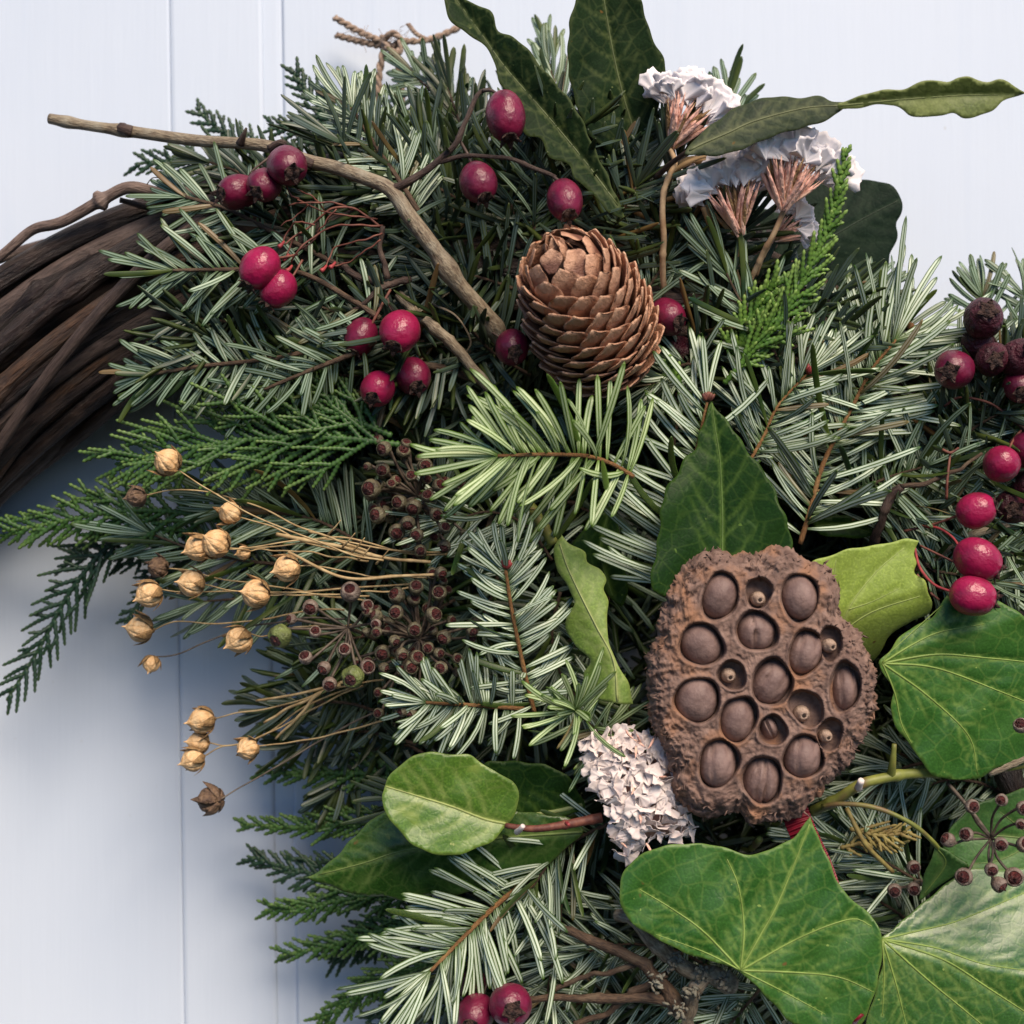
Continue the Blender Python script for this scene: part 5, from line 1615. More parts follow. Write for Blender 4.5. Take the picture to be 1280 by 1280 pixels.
# dried reddish stalk net (an old berry corymb)
cn = thing('dried_berry_stalks', P(478, 284, .068), 'tangle of thin reddish dried berry stalks in front of the left fir sprigs', 'dried stalks')
for pts, w in [([(478, 284), (450, 262), (415, 262), (385, 285), (358, 303)], 3.2), ([(440, 261), (412, 254), (380, 252), (362, 258)], 2.6), ([(478, 284), (440, 280), (405, 288), (372, 315), (362, 335)], 3.0),
               ([(470, 275), (430, 268), (395, 262), (372, 250)], 2.4), ([(395, 280), (372, 278), (360, 290), (352, 305)], 2.6), ([(420, 262), (405, 280), (392, 300), (378, 312)], 2.2),
               ([(376, 290), (366, 300), (358, 320)], 2.6), ([(478, 290), (455, 300), (420, 310), (405, 335)], 2.6), ([(405, 262), (390, 245), (372, 238)], 2.2), ([(388, 256), (372, 268), (352, 282)], 2.2),
               ([(476, 300), (450, 318), (436, 328), (416, 332)], 2.4), ([(372, 250), (362, 240), (356, 225)], 2.4)]:
    twig_part(pts, [.069 + rng.uniform(-.002, .004) for _ in pts], w, w * .8, M['stalk_red'], cn, 'stalk', jit=1.2, sides=6)
for x, y in [(352, 306), (362, 336), (405, 336), (358, 322), (416, 332)]:
    twig_part([(x + 3, y - 4), (x, y), (x - 4, y + 3)], (.070, .071, .0715), 3, 6, M['stalk_crimson'], cn, 'stalk_end', n=7)

# ------------------------------------------------------------------ crimson berries
GB = 'crimson berry sprigs'


def sprig(label, base, z, group=GB):
    return thing('berry_sprig', P(base[0], base[1], z), label, 'berries', group)


s1 = sprig('three dull crimson berries hanging under the grey hawthorn stick at upper left', (350, 192), .066)
berry(s1, 359, 207, .073, 25, V(.35, -.5, .8), 'berry', ([(352, 186)], 4, .067), 'haw_dark')
berry(s1, 331, 231, .070, 21, V(-.3, -.5, .7), 'berry', ([(345, 196), (338, 212)], 3, .066), 'haw_dark')
berry(s1, 297, 240, .067, 23, V(-.6, -.2, .6), 'berry', ([(340, 194), (312, 218)], 3, .064), 'haw_dark')
s2 = sprig('pair of touching crimson berries lying on the left fir sprig', (370, 325), .068)
berry(s2, 325, 335, .076, 25, V(-.5, -.75, .25), 'berry_bright', ([(372, 318), (350, 322)], 3, .070))
berry(s2, 348, 361, .074, 22, V(-.5, -.75, .1), 'berry_bright', ([(378, 325), (366, 345)], 3, .070))
s3 = sprig('lit and shaded crimson berry pair beside the lower hawthorn twig', (480, 372), .066)
berry(s3, 500, 414, .075, 25, V(-.2, -.6, .5), 'berry_bright', ([(484, 372), (490, 388)], 3, .067), 'haw_dark')
berry(s3, 451, 421, .067, 22, V(-.3, -.7, .3), 'berry', ([(470, 388), (458, 402)], 3, .064), 'haw_dark')
s4 = sprig('two berries in deep shade above the ivy berry cluster', (495, 455), .052)
berry(s4, 472, 486, .068, 22, V(-.2, -.5, .7), 'berry_bright', ([(490, 455)], 3, .054), 'haw_dark')
berry(s4, 516, 470, .062, 23, V(.2, -.5, .6), 'berry', ([(510, 445)], 3, .05), 'haw_dark')
s5 = sprig('topmost single crimson berry left of the long wavy leaf', (604, 116), .073)
berry(s5, 632, 145, .079, 27, V(.15, -.95, .35), 'berry', ([(604, 113), (616, 114)], 4, .074), 'haw_dark', scl=(1.13, .97, .97))
s6 = sprig('crimson berry with a split calyx in the middle of the upper three', (585, 195), .075)
berry(s6, 598, 228, .079, 24, V(.3, -.8, .5), 'berry', ([(575, 176), (586, 196)], 4, .076), 'haw_dark')
s7 = sprig('crimson berry just above the pine cone tip', (698, 222), .077)
berry(s7, 706, 250, .080, 24, V(.15, -.75, .65), 'berry', ([(692, 221), (700, 228)], 4, .077), 'haw_dark', scl=(1.12, .96, .96))
s8 = sprig('crimson berry touching the left side of the pine cone', (620, 420), .062)
berry(s8, 640, 434, .069, 22, V(.15, -.35, .9), 'berry', ([(614, 415)], 3, .062), 'haw_dark')
s9 = sprig('two berries in the shade right of the pine cone', (850, 380), .055)
berry(s9, 834, 396, .060, 23, V(.4, -.3, .6), 'berry', ([(856, 376)], 3, .055), 'haw_dark')
berry(s9, 848, 434, .050, 22, V(.2, -.6, .6), 'berry_dark', ([(860, 400)], 3, .05), 'haw_dark')
s10 = sprig('knot of wrinkled blackish red berries at the upper right edge', (1255, 460), .056)
berry(s10, 1229, 398, .068, 25, V(-.05, .25, .95), 'berry_dark', ([(1250, 440), (1240, 420)], 4, .06), 'haw_dark')
berry(s10, 1193, 462, .072, 25, V(-.45, -.15, .85), 'berry', ([(1240, 452), (1215, 452)], 4, .062), 'haw_dark')
berry(s10, 1240, 449, .070, 21, V(-.1, -.1, 1), 'berry_dark', ([(1262, 448)], 4, .062), 'haw_dark')
berry(s10, 1222, 430, .062, 20, V(-.3, .3, .5), 'berry_dark', None)
berry(s10, 1274, 448, .070, 24, V(.2, .3, .8), 'berry_dark', None)
berry(s10, 1276, 482, .068, 22, V(-.2, -.4, .8), 'berry', None)
s11 = sprig('berries on reddish stalks running into the right edge below the blackish knot', (1275, 530), .060)
berry(s11, 1252, 580, .074, 23, V(.1, -.1, -.6), 'berry_bright', ([(1285, 530), (1268, 548)], 3, .062), 'stalk_red')
berry(s11, 1283, 562, .068, 22, V(.3, .2, .5), 'berry', None)
berry(s11, 1265, 634, .060, 23, V(-.2, -.1, .9), 'berry_dark', None)
berry(s11, 1288, 610, .062, 22, V(.2, .2, .5), 'berry_dark', None)
twig_part([(1180, 508), (1200, 497), (1235, 503), (1262, 520), (1285, 532)], (.060, .062, .064, .064, .062), 3, 3.5, M['stalk_red'], s11, 'stalk')
twig_part([(1262, 520), (1275, 530), (1290, 545)], (.064, .065, .064), 8, 7, M['haw_dark'], s11, 'twig', knots=2)
s12 = sprig('three bright crimson berries on long stalks above the right ivy leaf', (1140, 670), .062)
berry(s12, 1220, 638, .073, 22, V(.75, .2, .25), 'berry_bright', ([(1130, 664), (1165, 656), (1188, 648)], 3.4, .062), 'stalk_red')
berry(s12, 1222, 699, .077, 27, V(.7, -.45, .15), 'berry_bright', ([(1150, 658), (1172, 660), (1190, 671)], 3.4, .063), 'stalk_crimson')
berry(s12, 1216, 745, .080, 25, V(.75, -.15, .1), 'berry_bright', ([(1143, 684), (1150, 710), (1168, 731)], 3.6, .066), 'stalk_crimson')
twig_part([(1150, 682), (1175, 694), (1200, 706)], (.066, .069, .071), 3, 3, M['stalk_red'], s12, 'stalk')
twig_part([(1146, 718), (1160, 738), (1174, 750)], (.066, .067, .068), 3.6, 3.2, M['stalk_red'], s12, 'stalk')
s13 = sprig('crimson berries at the bottom edge right of the foremost fir sprig', (640, 1230), .060)
berry(s13, 638, 1256, .074, 27, V(.1, .0, 1), 'berry', ([(625, 1215)], 3, .062), 'haw_dark', scl=(.9, 1.05, .95))
berry(s13, 594, 1268, .069, 25, V(-.2, -.2, .8), 'berry', ([(610, 1225)], 3, .06), 'haw_dark')
berry(s13, 590, 1232, .058, 19, V(-.2, -.2, .8), 'berry_dark', None)

# ------------------------------------------------------------------ dry twigs at the right and the bottom
tr = thing('hawthorn_twig', P(1090, 690, .058), 'dark forked twig lying over the pale fir needles at the right', 'twig')
twig_part([(1092, 690), (1097, 662), (1108, 632), (1128, 607)], (.056, .062, .066, .068), 12, 11, M['haw_dark'], tr, 'stem', knots=4, jit=1.2)
twig_part([(1128, 607), (1156, 604), (1195, 589), (1226, 566)], (.068, .069, .070, .068), 7, 4, M['twig_brown'], tr, 'side_twig', knots=2, jit=1)
twig_part([(1183, 624), (1184, 600), (1188, 566)], (.070, .0715, .070), 4, 3, M['stalk_red'], tr, 'side_twig', knots=2)
twig_part([(1178, 562), (1188, 566), (1198, 560)], (.070, .071, .070), 4, 3, M['stalk_red'], tr, 'side_twig', n=10)
tr2 = thing('dry_twig', P(1180, 690, .054), 'greyish twig running right behind the three bright berries', 'twig')
twig_part([(1130, 720), (1165, 700), (1205, 674), (1250, 658), (1300, 644)], (.050, .056, .060, .062, .060), 9, 10, M['haw_bark'], tr2, 'stem', knots=3, jit=1)
twig_part([(1130, 668), (1150, 700), (1175, 720), (1200, 760)], (.054, .056, .056, .054), 4, 3, M['haw_dark'], tr2, 'side_twig')
lt = thing('lichened_twig', P(860, 1225, .066), 'knotted twig crusted with grey lichen at the bottom middle', 'twig')
twig_part([(770, 1146), (798, 1153), (815, 1180), (845, 1202), (880, 1218), (915, 1228)], (.068, .071, .071, .070, .068, .064), 14, 24, M['haw_bark'], lt, 'stem', knots=5, jit=2)
twig_part([(702, 1160), (735, 1172), (766, 1187), (800, 1203), (830, 1232), (850, 1262)], (.062, .065, .067, .068, .068, .066), 9, 21, M['twig_brown'], lt, 'side_twig', knots=5, jit=1.6)
twig_part([(664, 1249), (715, 1246), (764, 1250), (810, 1246), (850, 1254)], (.060, .064, .066, .067, .066), 8, 16, M['twig_brown'], lt, 'side_twig', knots=4, jit=1.4)
twig_part([(720, 1280), (760, 1262), (800, 1240), (830, 1215)], (.062, .064, .067, .069), 8, 10, M['twig_brown'], lt, 'side_twig', knots=3, jit=1.4)
twig_part([(690, 1240), (730, 1222), (775, 1210), (812, 1205)], (.062, .064, .066, .067), 6, 8, M['twig_brown'], lt, 'side_twig', knots=2, jit=1.4)
twig_part([(860, 1290), (862, 1262), (868, 1235), (884, 1220)], (.062, .066, .068, .068), 18, 19, M['haw_bark'], lt, 'side_twig', knots=3, jit=1.4)
g = G()
for k in range(120):
    c = np.array([(845, 1202), (880, 1216), (862, 1240), (820, 1225), (850, 1260), (905, 1226)][k % 6], float) + rng.normal(size=2) * 6
    p0 = P(c[0], c[1], .0715 + rng.uniform(-.001, .0015))
    d = nrm(rng.normal(size=3) + NZ * .8)
    s = S(.07)
    q, w, t = tube_geo(np.array([p0, p0 + d * 2.5 * s, p0 + d * 5 * s]), np.array([3.2, 5.0, 1.6]) * s * rng.uniform(.5, 1.3), 6, flat=.4, zhint=rng.normal(size=3))
    g.add(q, w, t)
part('lichen', g, M['lichen'], lt, kind='stuff')

# ivy stem
iv = thing('ivy_vine', P(1029, 1010, .066), 'yellow green ivy stem with a cut stub coming out under the lotus pod', 'stem')
twig_part([(1015, 1015), (1035, 1004), (1060, 988), (1081, 977), (1115, 971), (1160, 967), (1200, 968), (1240, 962), (1300, 950)], (.062, .066, .069, .070, .069, .067, .066, .065, .064), 15, 9, M['ivy_stem'], iv, 'stem', knots=4, jit=1)
twig_part([(1114, 970), (1116, 950), (1118, 930)], (.069, .072, .073), 12, 6, M['ivy_stem'], iv, 'stub', n=10)
twig_part([(1073, 985), (1075, 979), (1077, 975)], (.073, .0755, .0765), 10, 8, M['petal_cream'], iv, 'cut_end', n=7)
twig_part([(1028, 1008), (1050, 1005), (1081, 1007), (1110, 1015), (1140, 1030), (1162, 1048), (1176, 1064)], (.068, .071, .073, .074, .074, .072, .068), 6.5, 6, M['ivy_stem'], iv, 'petiole')
twig_part([(1058, 1010), (1070, 1034), (1084, 1058), (1116, 1090)], (.066, .068, .068, .064), 6, 6, M['ivy_dry'], iv, 'petiole')
twig_part([(1235, 966), (1262, 956), (1300, 940)], (.067, .067, .066), 11, 10, M['haw_bark'], iv, 'old_stem', knots=3)
iv2 = thing('cut_stem', P(665, 640, .062), 'short thick green cut stem below the foremost fir tip', 'stem')
twig_part([(662, 632), (675, 652), (692, 680)], (.060, .062, .062), 15, 13, M['ivy_stem'], iv2, 'stem', knots=2)
twig_part([(650, 640), (664, 636), (676, 640)], (.062, .064, .064), 5, 3, M['ivy_dry'], iv2, 'bud_scale', n=10)
yd = thing('cut_stem', P(948, 1048, .058), 'thin cut stem end showing a pale ring under the lotus pod', 'stem')
twig_part([(940, 1060), (950, 1049)], (.05, .066), 9, 9, M['ivy_stem'], yd, 'stem', n=8)

# ------------------------------------------------------------------ ivy berry umbels
IB = {}
for mt in ('ivyberry', 'ivyberry_green', 'ivyberry_brown'):
    IB[mt] = lathe_unit("ivy_berry", [(-1.25, .12), (-1.1, .32), (-.8, .66), (-.4, .93), (0, 1.0), (.3, .96), (.52, .86), (.6, .78), (.60, .70)], 16, mt, fn=lumpy(.03))
IBR = lathe_unit("ivy_berry", [(-1.0, .05), (-.9, .42), (-.5, .86), (0, 1.0), (.45, .88), (.7, .68), (.74, .6), (.72, .5)], 20, 'ivyberry_green', fn=lambda v, a: v * (1 + .05 * np.cos(5 * a)[:, None, None]))
IBB = lathe_unit("ivy_berry", [(-1.0, .05), (-.9, .42), (-.5, .86), (0, 1.0), (.45, .88), (.7, .68), (.74, .6), (.72, .5)], 20, 'ivyberry_brown', fn=lumpy(.03))
IDISC = lathe_unit("disc", [(.56, .66), (.64, .56), (.72, .40), (.78, .2), (1.05, .09), (1.16, .06), (1.18, .005)], 12, 'ivydisc', fn=lumpy(.05, 5))
IDISC2 = lathe_unit("disc", [(.70, .55), (.76, .45), (.74, .2), (.84, .08), (.9, .005)], 12, 'ivydisc', fn=lumpy(.05, 5))


def umbel(label, base, center, z, berries, mat='ivyberry', smat='umbel', stem=None, group='ivy berry clusters'):
    t = thing('ivy_berry_cluster', P(base[0], base[1], z - .012), label, 'ivy berries', group)
    c = P(center[0], center[1], z)
    s = S(z)
    twig_part([base, ((base[0] + center[0]) / 2 + 2, (base[1] + center[1]) / 2), center], (z - .012, z - .006, z), 5, 5, M[smat], t, 'stem')
    extra = []
    if len(berries) > 15:
        for _ in range(36):
            q0 = berries[rng.integers(len(berries))]
            extra.append((q0[0] + rng.normal() * 16, q0[1] + rng.normal() * 14, rng.uniform(6, 9), mat, -.006))
    for bb in list(berries) + extra:
        x, y, r = bb[:3]
        r = r * rng.uniform(.75, 1.0)
        mt = bb[3] if len(bb) > 3 else mat
        zz = z + .007 + rng.uniform(-.003, .004) + (bb[4] if len(bb) > 4 else 0)
        q = P(x, y, zz)
        ax = nrm((q - c) * np.array([.45, .45, 1]) + np.array([0, 0, .011]) + rng.normal(size=3) * .0065)
        X, Y, Z = frame(ax, rng.normal(size=3))
        if mt == 'big_green' or mt == 'big_brown':
            b = inst('ivy_berry', IBR if mt == 'big_green' else IBB, np.stack([X * r * s, Y * r * s, Z * r * s], -1), q, t)
            sub('disc', IDISC2, b)
        else:
            b = inst('ivy_berry', IB[mt], np.stack([X * r * s, Y * r * s, Z * r * s], -1), q, t)
            sub('disc', IDISC, b)
        e = q - X * r * s * 1.1
        p = spline(np.array([c, (c * .5 + e * .5) + np.array([0, 0, -.001]) + rng.normal(size=3) * .0006, e]), 10)
        g = G(); g.add(*tube_geo(p, np.linspace(1.5, 2.0, 10) * s, 6))
        part('stalk', g, M[smat], t)
    return t


umbel('dim upper cluster of small ivy berries left of the foremost fir tip', (560, 650), (523, 621), .060,
      [(480, 561, 12), (504, 564, 10), (532, 582, 10), (478, 587, 11), (514, 595, 9), (549, 607, 10), (464, 611, 13), (499, 628, 11), (517, 634, 11), (472, 644, 11), (545, 643, 10), (510, 654, 10), (496, 665, 11),
       (521, 669, 10), (507, 679, 7), (525, 688, 9), (556, 660, 10), (555, 683, 10), (535, 620, 9), (489, 605, 8)])
umbel('lower cluster of ivy berries with reddish centres beside the upright fir sprig', (560, 840), (524, 799), .062,
      [(551, 716, 8), (496, 744, 11), (520, 734, 10), (517, 749, 11), (549, 741, 11), (495, 766, 12), (542, 769, 11), (518, 787, 10), (555, 797, 10), (590, 788, 10), (493, 801, 9), (502, 818, 11), (521, 823, 11),
       (514, 834, 10), (551, 835, 9), (478, 816, 11), (470, 770, 9), (471, 790, 9), (508, 873, 9), (503, 889, 8), (515, 892, 9), (535, 810, 8)])
umbel('open star of greyish ivy capsules at the end of the flax stems', (470, 800), (435, 785), .060,
      [(438, 740, 16, 'big_brown'), (441, 846, 15, 'big_green'), (350, 795, 18, 'big_green'), (364, 774, 9, 'ivyberry_brown'), (388, 759, 11, 'ivyberry_brown'), (382, 822, 11, 'ivyberry_brown'), (459, 757, 9), (459, 834, 10, 'ivyberry_brown'),
       (431, 812, 9), (405, 835, 9, 'ivyberry_brown'), (412, 855, 10), (470, 780, 9), (394, 790, 8, 'ivyberry_brown')], 'ivyberry_brown', 'umbel')
t = umbel('star shaped ivy berry cluster on dark stalks over the leaves at the right edge', (1184, 978), (1239, 1048), .078,
          [(1215, 1008, 11), (1252, 1000, 10), (1279, 1010, 11), (1208, 1043, 10), (1185, 1050, 10), (1251, 1055, 11), (1280, 1056, 11), (1205, 1096, 12), (1239, 1087, 11), (1249, 1106, 11), (1267, 1096, 13), (1276, 1030, 8)], 'ivyberry_brown', 'umbel')
umbel('trio of small ivy berries in the gap left of the folded ivy leaf', (1160, 1120), (1150, 1100), .056, [(1142, 1084, 10), (1118, 1113, 11), (1142, 1111, 9)], 'ivyberry_brown', 'umbel')
umbel('single ivy berry resting on the right ivy leaf edge', (1310, 915), (1295, 912), .078, [(1276, 907, 10)], 'ivyberry_brown', 'umbel')

# ------------------------------------------------------------------ dried flax heads
def flaxfn(v, a):
    k = .88 + .13 * np.abs(np.sin(5 * a))[:, None] ** .38
    x = v[:, :, 0]
    v[:, :, 1] *= k; v[:, :, 2] *= k
    return v


FP = [(-.92, .02), (-.9, .28), (-.78, .58), (-.5, .87), (-.1, 1.0), (.25, .96), (.55, .78), (.78, .50), (.95, .24), (1.12, .09), (1.35, .02)]
FLAX = [lathe_unit("capsule", FP, 80, 'flax', fn=flaxfn) for _ in range(2)]
FLAXD = lathe_unit("capsule", FP, 80, 'flax_dark', fn=flaxfn)
SEP = []
for dk in ('flax_sepal', 'flax_dark'):
    g = G()
    for k in range(5):
        a = k * 2 * math.pi / 5
        e = np.array([0, math.cos(a), math.sin(a)])
        pts = np.array([np.array([-.92, 0, 0]) + e * .15, np.array([-.78, 0, 0]) + e * .62, np.array([-.35, 0, 0]) + e * 1.02, np.array([.30 + rng.random() * .45, 0, 0]) + e * (1.15 + rng.random() * .4)])
        g.add(*tube_geo(spline(pts, 8), np.array([.16, .30, .38, .40, .35, .26, .14, .02]), 6, flat=.18, zhint=e))
    g.add(*tube_geo(np.array([[-1.08, 0, 0], [-.9, 0, 0], [-.8, 0, 0]]), [.12, .26, .22], 8))
    SEP.append(g.mesh("sepals", M[dk], door=False))


def flax(label, x, y, r, z, ax, stem, sz, dark=False, smat='flax_stem', second=None):
    t = thing('flax_seed_head', P(stem[-1][0], stem[-1][1], sz), label, 'flax seed head', 'dried flax seed heads')
    heads = [(x, y, r, z, ax)] + (second or [])
    for i, (hx, hy, hr, hz, ha) in enumerate(heads):
        s = S(hz)
        X, Y, Z = frame(ha, rng.normal(size=3))
        R = np.stack([X * hr * s, Y * hr * s, Z * hr * s], -1)
        b = inst('capsule', FLAXD if dark else FLAX[i % 2], R, P(hx, hy, hz), t)
        sub('sepals', SEP[1 if dark else 0], b)
        e = P(hx, hy, hz) - X * hr * s * .95
        pts = [e]
        for k, q in enumerate(stem):
            f = (k + 1) / len(stem)
            pts.append(P(q[0], q[1], hz + (sz - hz) * f))
        p = spline(np.array(pts), 40)
        p = p + np.stack([wob(40, 1.2 * s), wob(40, 1.6 * s), wob(40, 1.2 * s)], -1) * np.clip(np.linspace(0, 8, 40), 0, 1)[:, None]
        g = G(); g.add(*tube_geo(p, np.linspace(.85, 1.35, 40) * s, 6))
        part('stem', g, M[smat], t)
    return t


flax('flax head highest of all, set against the flat green cypress', 209, 577, 17, .074, V(-.5, .5, .6), [(262, 612), (340, 655), (430, 690), (480, 700)], .070)
flax('silvery brown flax head left of the others under the cypress', 170, 621, 13, .064, V(-.85, -.15, .4), [(230, 612), (300, 625), (380, 660), (470, 695)], .056, True)
flax('flax head just above the joined pair, its tip turned aside', 287, 641, 14, .066, V(-.35, .3, .8), [(330, 655), (390, 680), (470, 698)], .060)
flax('largest joined pair of tan flax heads', 269, 679, 18, .068, V(-.55, .45, .7), [(330, 685), (420, 674), (520, 690), (560, 694)], .062, second=[(247, 685, 17, .066, V(-.75, -.25, .5))])
flax('tiny unopened flax bud right of the joined pair', 304, 691, 9, .060, V(-.8, -.2, .3), [(330, 686), (370, 690), (460, 700)], .058)
flax('dark brown withered flax head above the leftmost tan one', 197, 709, 13, .050, V(-.5, .1, .85), [(225, 712), (290, 725), (380, 740), (460, 752)], .056, True)
flax('flax head farthest right, nearest the ivy capsules', 358, 711, 17, .068, V(-.85, -.2, .5), [(400, 708), (450, 718), (540, 722)], .062)
flax('flax head in the middle of its row with spread dry sepals', 239, 729, 17, .062, V(-.8, .1, .55), [(290, 738), (350, 742), (460, 745)], .058)
flax('leftmost tan flax head overlapping the white door', 186, 743, 17, .056, V(-.75, -.35, .5), [(230, 741), (310, 738), (420, 738), (520, 730)], .058)
flax('plump flax head just right of the groove in the door', 319, 742, 18, .066, V(-.75, .15, .6), [(370, 742), (430, 742), (520, 735)], .060)
flax('flax head with its tip pointing left over the white door', 175, 786, 17, .048, V(-.95, .15, .25), [(215, 782), (270, 778), (340, 770), (430, 765)], .052)
flax('smallest flax head hanging lowest of the upper group', 189, 830, 11, .044, V(-.2, -.8, .5), [(215, 820), (260, 800), (340, 778), (430, 772)], .052, smat='flax_stem_grey')
flax('flax head in front of the blue grained wood left of the green capsule', 298, 800, 17, .058, V(-.75, -.45, .45), [(335, 793), (380, 785), (440, 780)], .056)
flax('top flax head of the lower bunch with a curled sepal', 252, 901, 17, .044, V(-.9, -.1, .4), [(290, 894), (350, 880), (420, 862), (480, 850)], .048)
flax('middle flax head squeezed between two in the lower bunch', 248, 928, 14, .042, V(-.85, .1, .4), [(285, 932), (330, 918), (380, 885), (450, 855)], .046)
flax('bottom flax head of the touching three in the lower bunch', 241, 950, 15, .044, V(-.85, -.25, .4), [(275, 936), (320, 925), (380, 890), (455, 858)], .046)
flax('flax head alone to the right in the lower bunch', 309, 936, 14, .048, V(-.5, -.1, .8), [(345, 930), (400, 922), (480, 900)], .046)
flax('dark flax head seen from behind, lowest of all', 263, 1000, 17, .046, V(-.8, -.1, -.55), [(300, 985), (350, 955), (420, 915), (480, 885)], .046, True, 'flax_stem_grey')
fs = thing('dried_grass_stem', P(480, 700, .062), 'forked straw coloured stem crossing in front of the ivy berries', 'stem')
twig_part([(345, 668), (420, 682), (480, 698), (540, 702)], (.064, .067, .068, .066), 5, 4, M['flax_stem'], fs, 'stem', knots=5, jit=1)
twig_part([(360, 690), (430, 722), (500, 720), (552, 718)], (.066, .069, .070, .068), 4, 4, M['flax_stem'], fs, 'side_stem')
twig_part([(385, 664), (425, 676), (460, 690)], (.066, .067, .068), 3, 3, M['flax_stem'], fs, 'side_stem', jit=1)
for x, y in [(440, 690), (448, 700), (470, 705), (428, 684), (410, 668)]:
    twig_part([(x, y), (x + 8, y - 8), (x + 16, y - 18)], (.068, .070, .071), 3.2, 1, M['flax_stem'], fs, 'leaflet', n=8)
fs2 = thing('dried_grass_stem', P(430, 850, .05), 'forked straw coloured stem over the dark needles above the lower flax bunch', 'stem')
twig_part([(330, 905), (370, 880), (410, 862), (450, 845)], (.048, .05, .052, .054), 3, 5, M['flax_stem'], fs2, 'stem', jit=1)
twig_part([(345, 925), (372, 895), (395, 872), (425, 855)], (.046, .05, .052, .053), 3, 5, M['flax_stem'], fs2, 'side_stem', jit=1)
twig_part([(320, 876), (370, 868), (420, 856)], (.046, .05, .053), 3, 4, M['flax_stem'], fs2, 'side_stem')

# ------------------------------------------------------------------ dried statice
def petal_mesh(seed, mat):
    r2 = np.random.default_rng(seed)
    nu, nv = 9, 15
    v = np.zeros((nu, nv, 3))
    a = np.linspace(-1, 1, nv)
    ph = r2.random(3) * 6
    for i in range(nu):
        u = i / (nu - 1)
        for j in range(nv):
            w = a[j]
            spread = .34 + .16 * u
            th = w * spread * 1.5
            R = u * (1 + .05 * math.sin(7 * w + ph[0]) + .04 * math.sin(15 * w + ph[1]) - .12 * w * w)
            z = .07 * u * u * math.sin(4 * w + ph[2]) + .03 * u * math.sin(9 * w + ph[1]) + .16 * u * u - .16 * w * w * u
            v[i, j] = (R * math.cos(th), R * math.sin(th), z)
    g = G()
    vv, q = grid_geo(v)
    vb = vv - np.array([0, 0, .018])
    n = len(vv)
    idx = [(i, 0) for i in range(nu)] + [(nu - 1, j) for j in range(1, nv)] + [(i, nv - 1) for i in range(nu - 2, -1, -1)]
    idx = [i * nv + j for i, j in idx]
    rim = [(idx[k], idx[k] + n, idx[k + 1] + n, idx[k + 1]) for k in range(len(idx) - 1)]
    g.add(np.vstack([vv, vb]), np.vstack([q, q[:, ::-1] + n, np.array(rim)]))
    return g.mesh("petal", M[mat], door=False)


PET = {m: [petal_mesh(k + i * 17, m) for k in range(5)] for i, m in enumerate(('petal', 'petal_cream'))}


def bract_mesh(seed, mat):
    r2 = np.random.default_rng(seed)
    g = G()
    p = spline(np.array([[0, 0, 0], [.35, .03, .06], [.7, .02, .07], [1, r2.uniform(-.1, .1), r2.uniform(-.05, .1)]]), 9)
    g.add(*tube_geo(p, np.array([.05, .085, .11, .12, .115, .10, .075, .04, .008]), 7, flat=.55))
    return g.mesh("bract", M[mat], door=False)


BR = {m: [bract_mesh(k, m) for k in range(4)] for m in ('bract', 'bract_tan')}


def statice(label, apex, z, up, R, n_pet, n_br, spread=1.0, mat='petal', stem=None, tilt=.25, petal_len=.36, back=True):
    """a one-sided fan head: bracts rise from the apex (pixel) along `up` (pixel direction), petals stand beyond them"""
    t = thing('statice_flower', P(stem[0][-1][0], stem[0][-1][1], stem[1][-1]) if stem else P(apex[0], apex[1], z), label, 'dried flower', 'dried statice flowers')
    s = S(z)
    c = P(apex[0], apex[1], z)
    U = nrm(np.array([up[0], -up[1], 0.0]))
    Sd = np.cross(U, NZ)
    for k in range(n_br):
        w = rng.uniform(-1, 1) * spread
        e = rng.uniform(-.2, .75)
        d = nrm(U * math.cos(w) + Sd * math.sin(w) + NZ * (e * .9))
        L = R * s * rng.uniform(.48, .68)
        X, Y, Z = frame(d, NZ + rng.normal(size=3) * .3)
        inst('bract', BR['bract' if rng.random() < .7 else 'bract_tan'][rng.integers(4)], np.stack([X * L, Y * L * .44, Z * L * .44], -1), c + d * R * s * .04 + rng.normal(size=3) * .0006, t)
    n_pet = int(n_pet * 2.3)
    for k in range(n_pet):
        w = (-1 + 2 * (k + rng.random()) / n_pet) * spread * 1.12
        lay = k % 3
        e = [-.15, .12, .40][lay] + rng.normal() * .08
        d = nrm(U * math.cos(w) + Sd * math.sin(w) + NZ * e)
        o = c + d * R * s * rng.uniform(.54, .68)
        L = R * s * petal_len * rng.uniform(.65, 1.2)
        d2 = nrm(d + rng.normal(size=3) * .34 * np.array([1, 1, .35]) + NZ * (-.1 if lay < 2 else -.3))
        X, Y, Z = frame(d2, NZ + rng.normal(size=3) * .25 + U * .15)
        inst('petal', PET[mat][rng.integers(5)], np.stack([X * L, Y * L * rng.uniform(.8, 1.1), Z * L * rng.uniform(.8, 1.6)], -1), o, t)
    if stem:
        twig_part(stem[0], stem[1], stem[2], stem[3], M['statice_stem'], t, 'stem', knots=3, jit=.8)
    return t


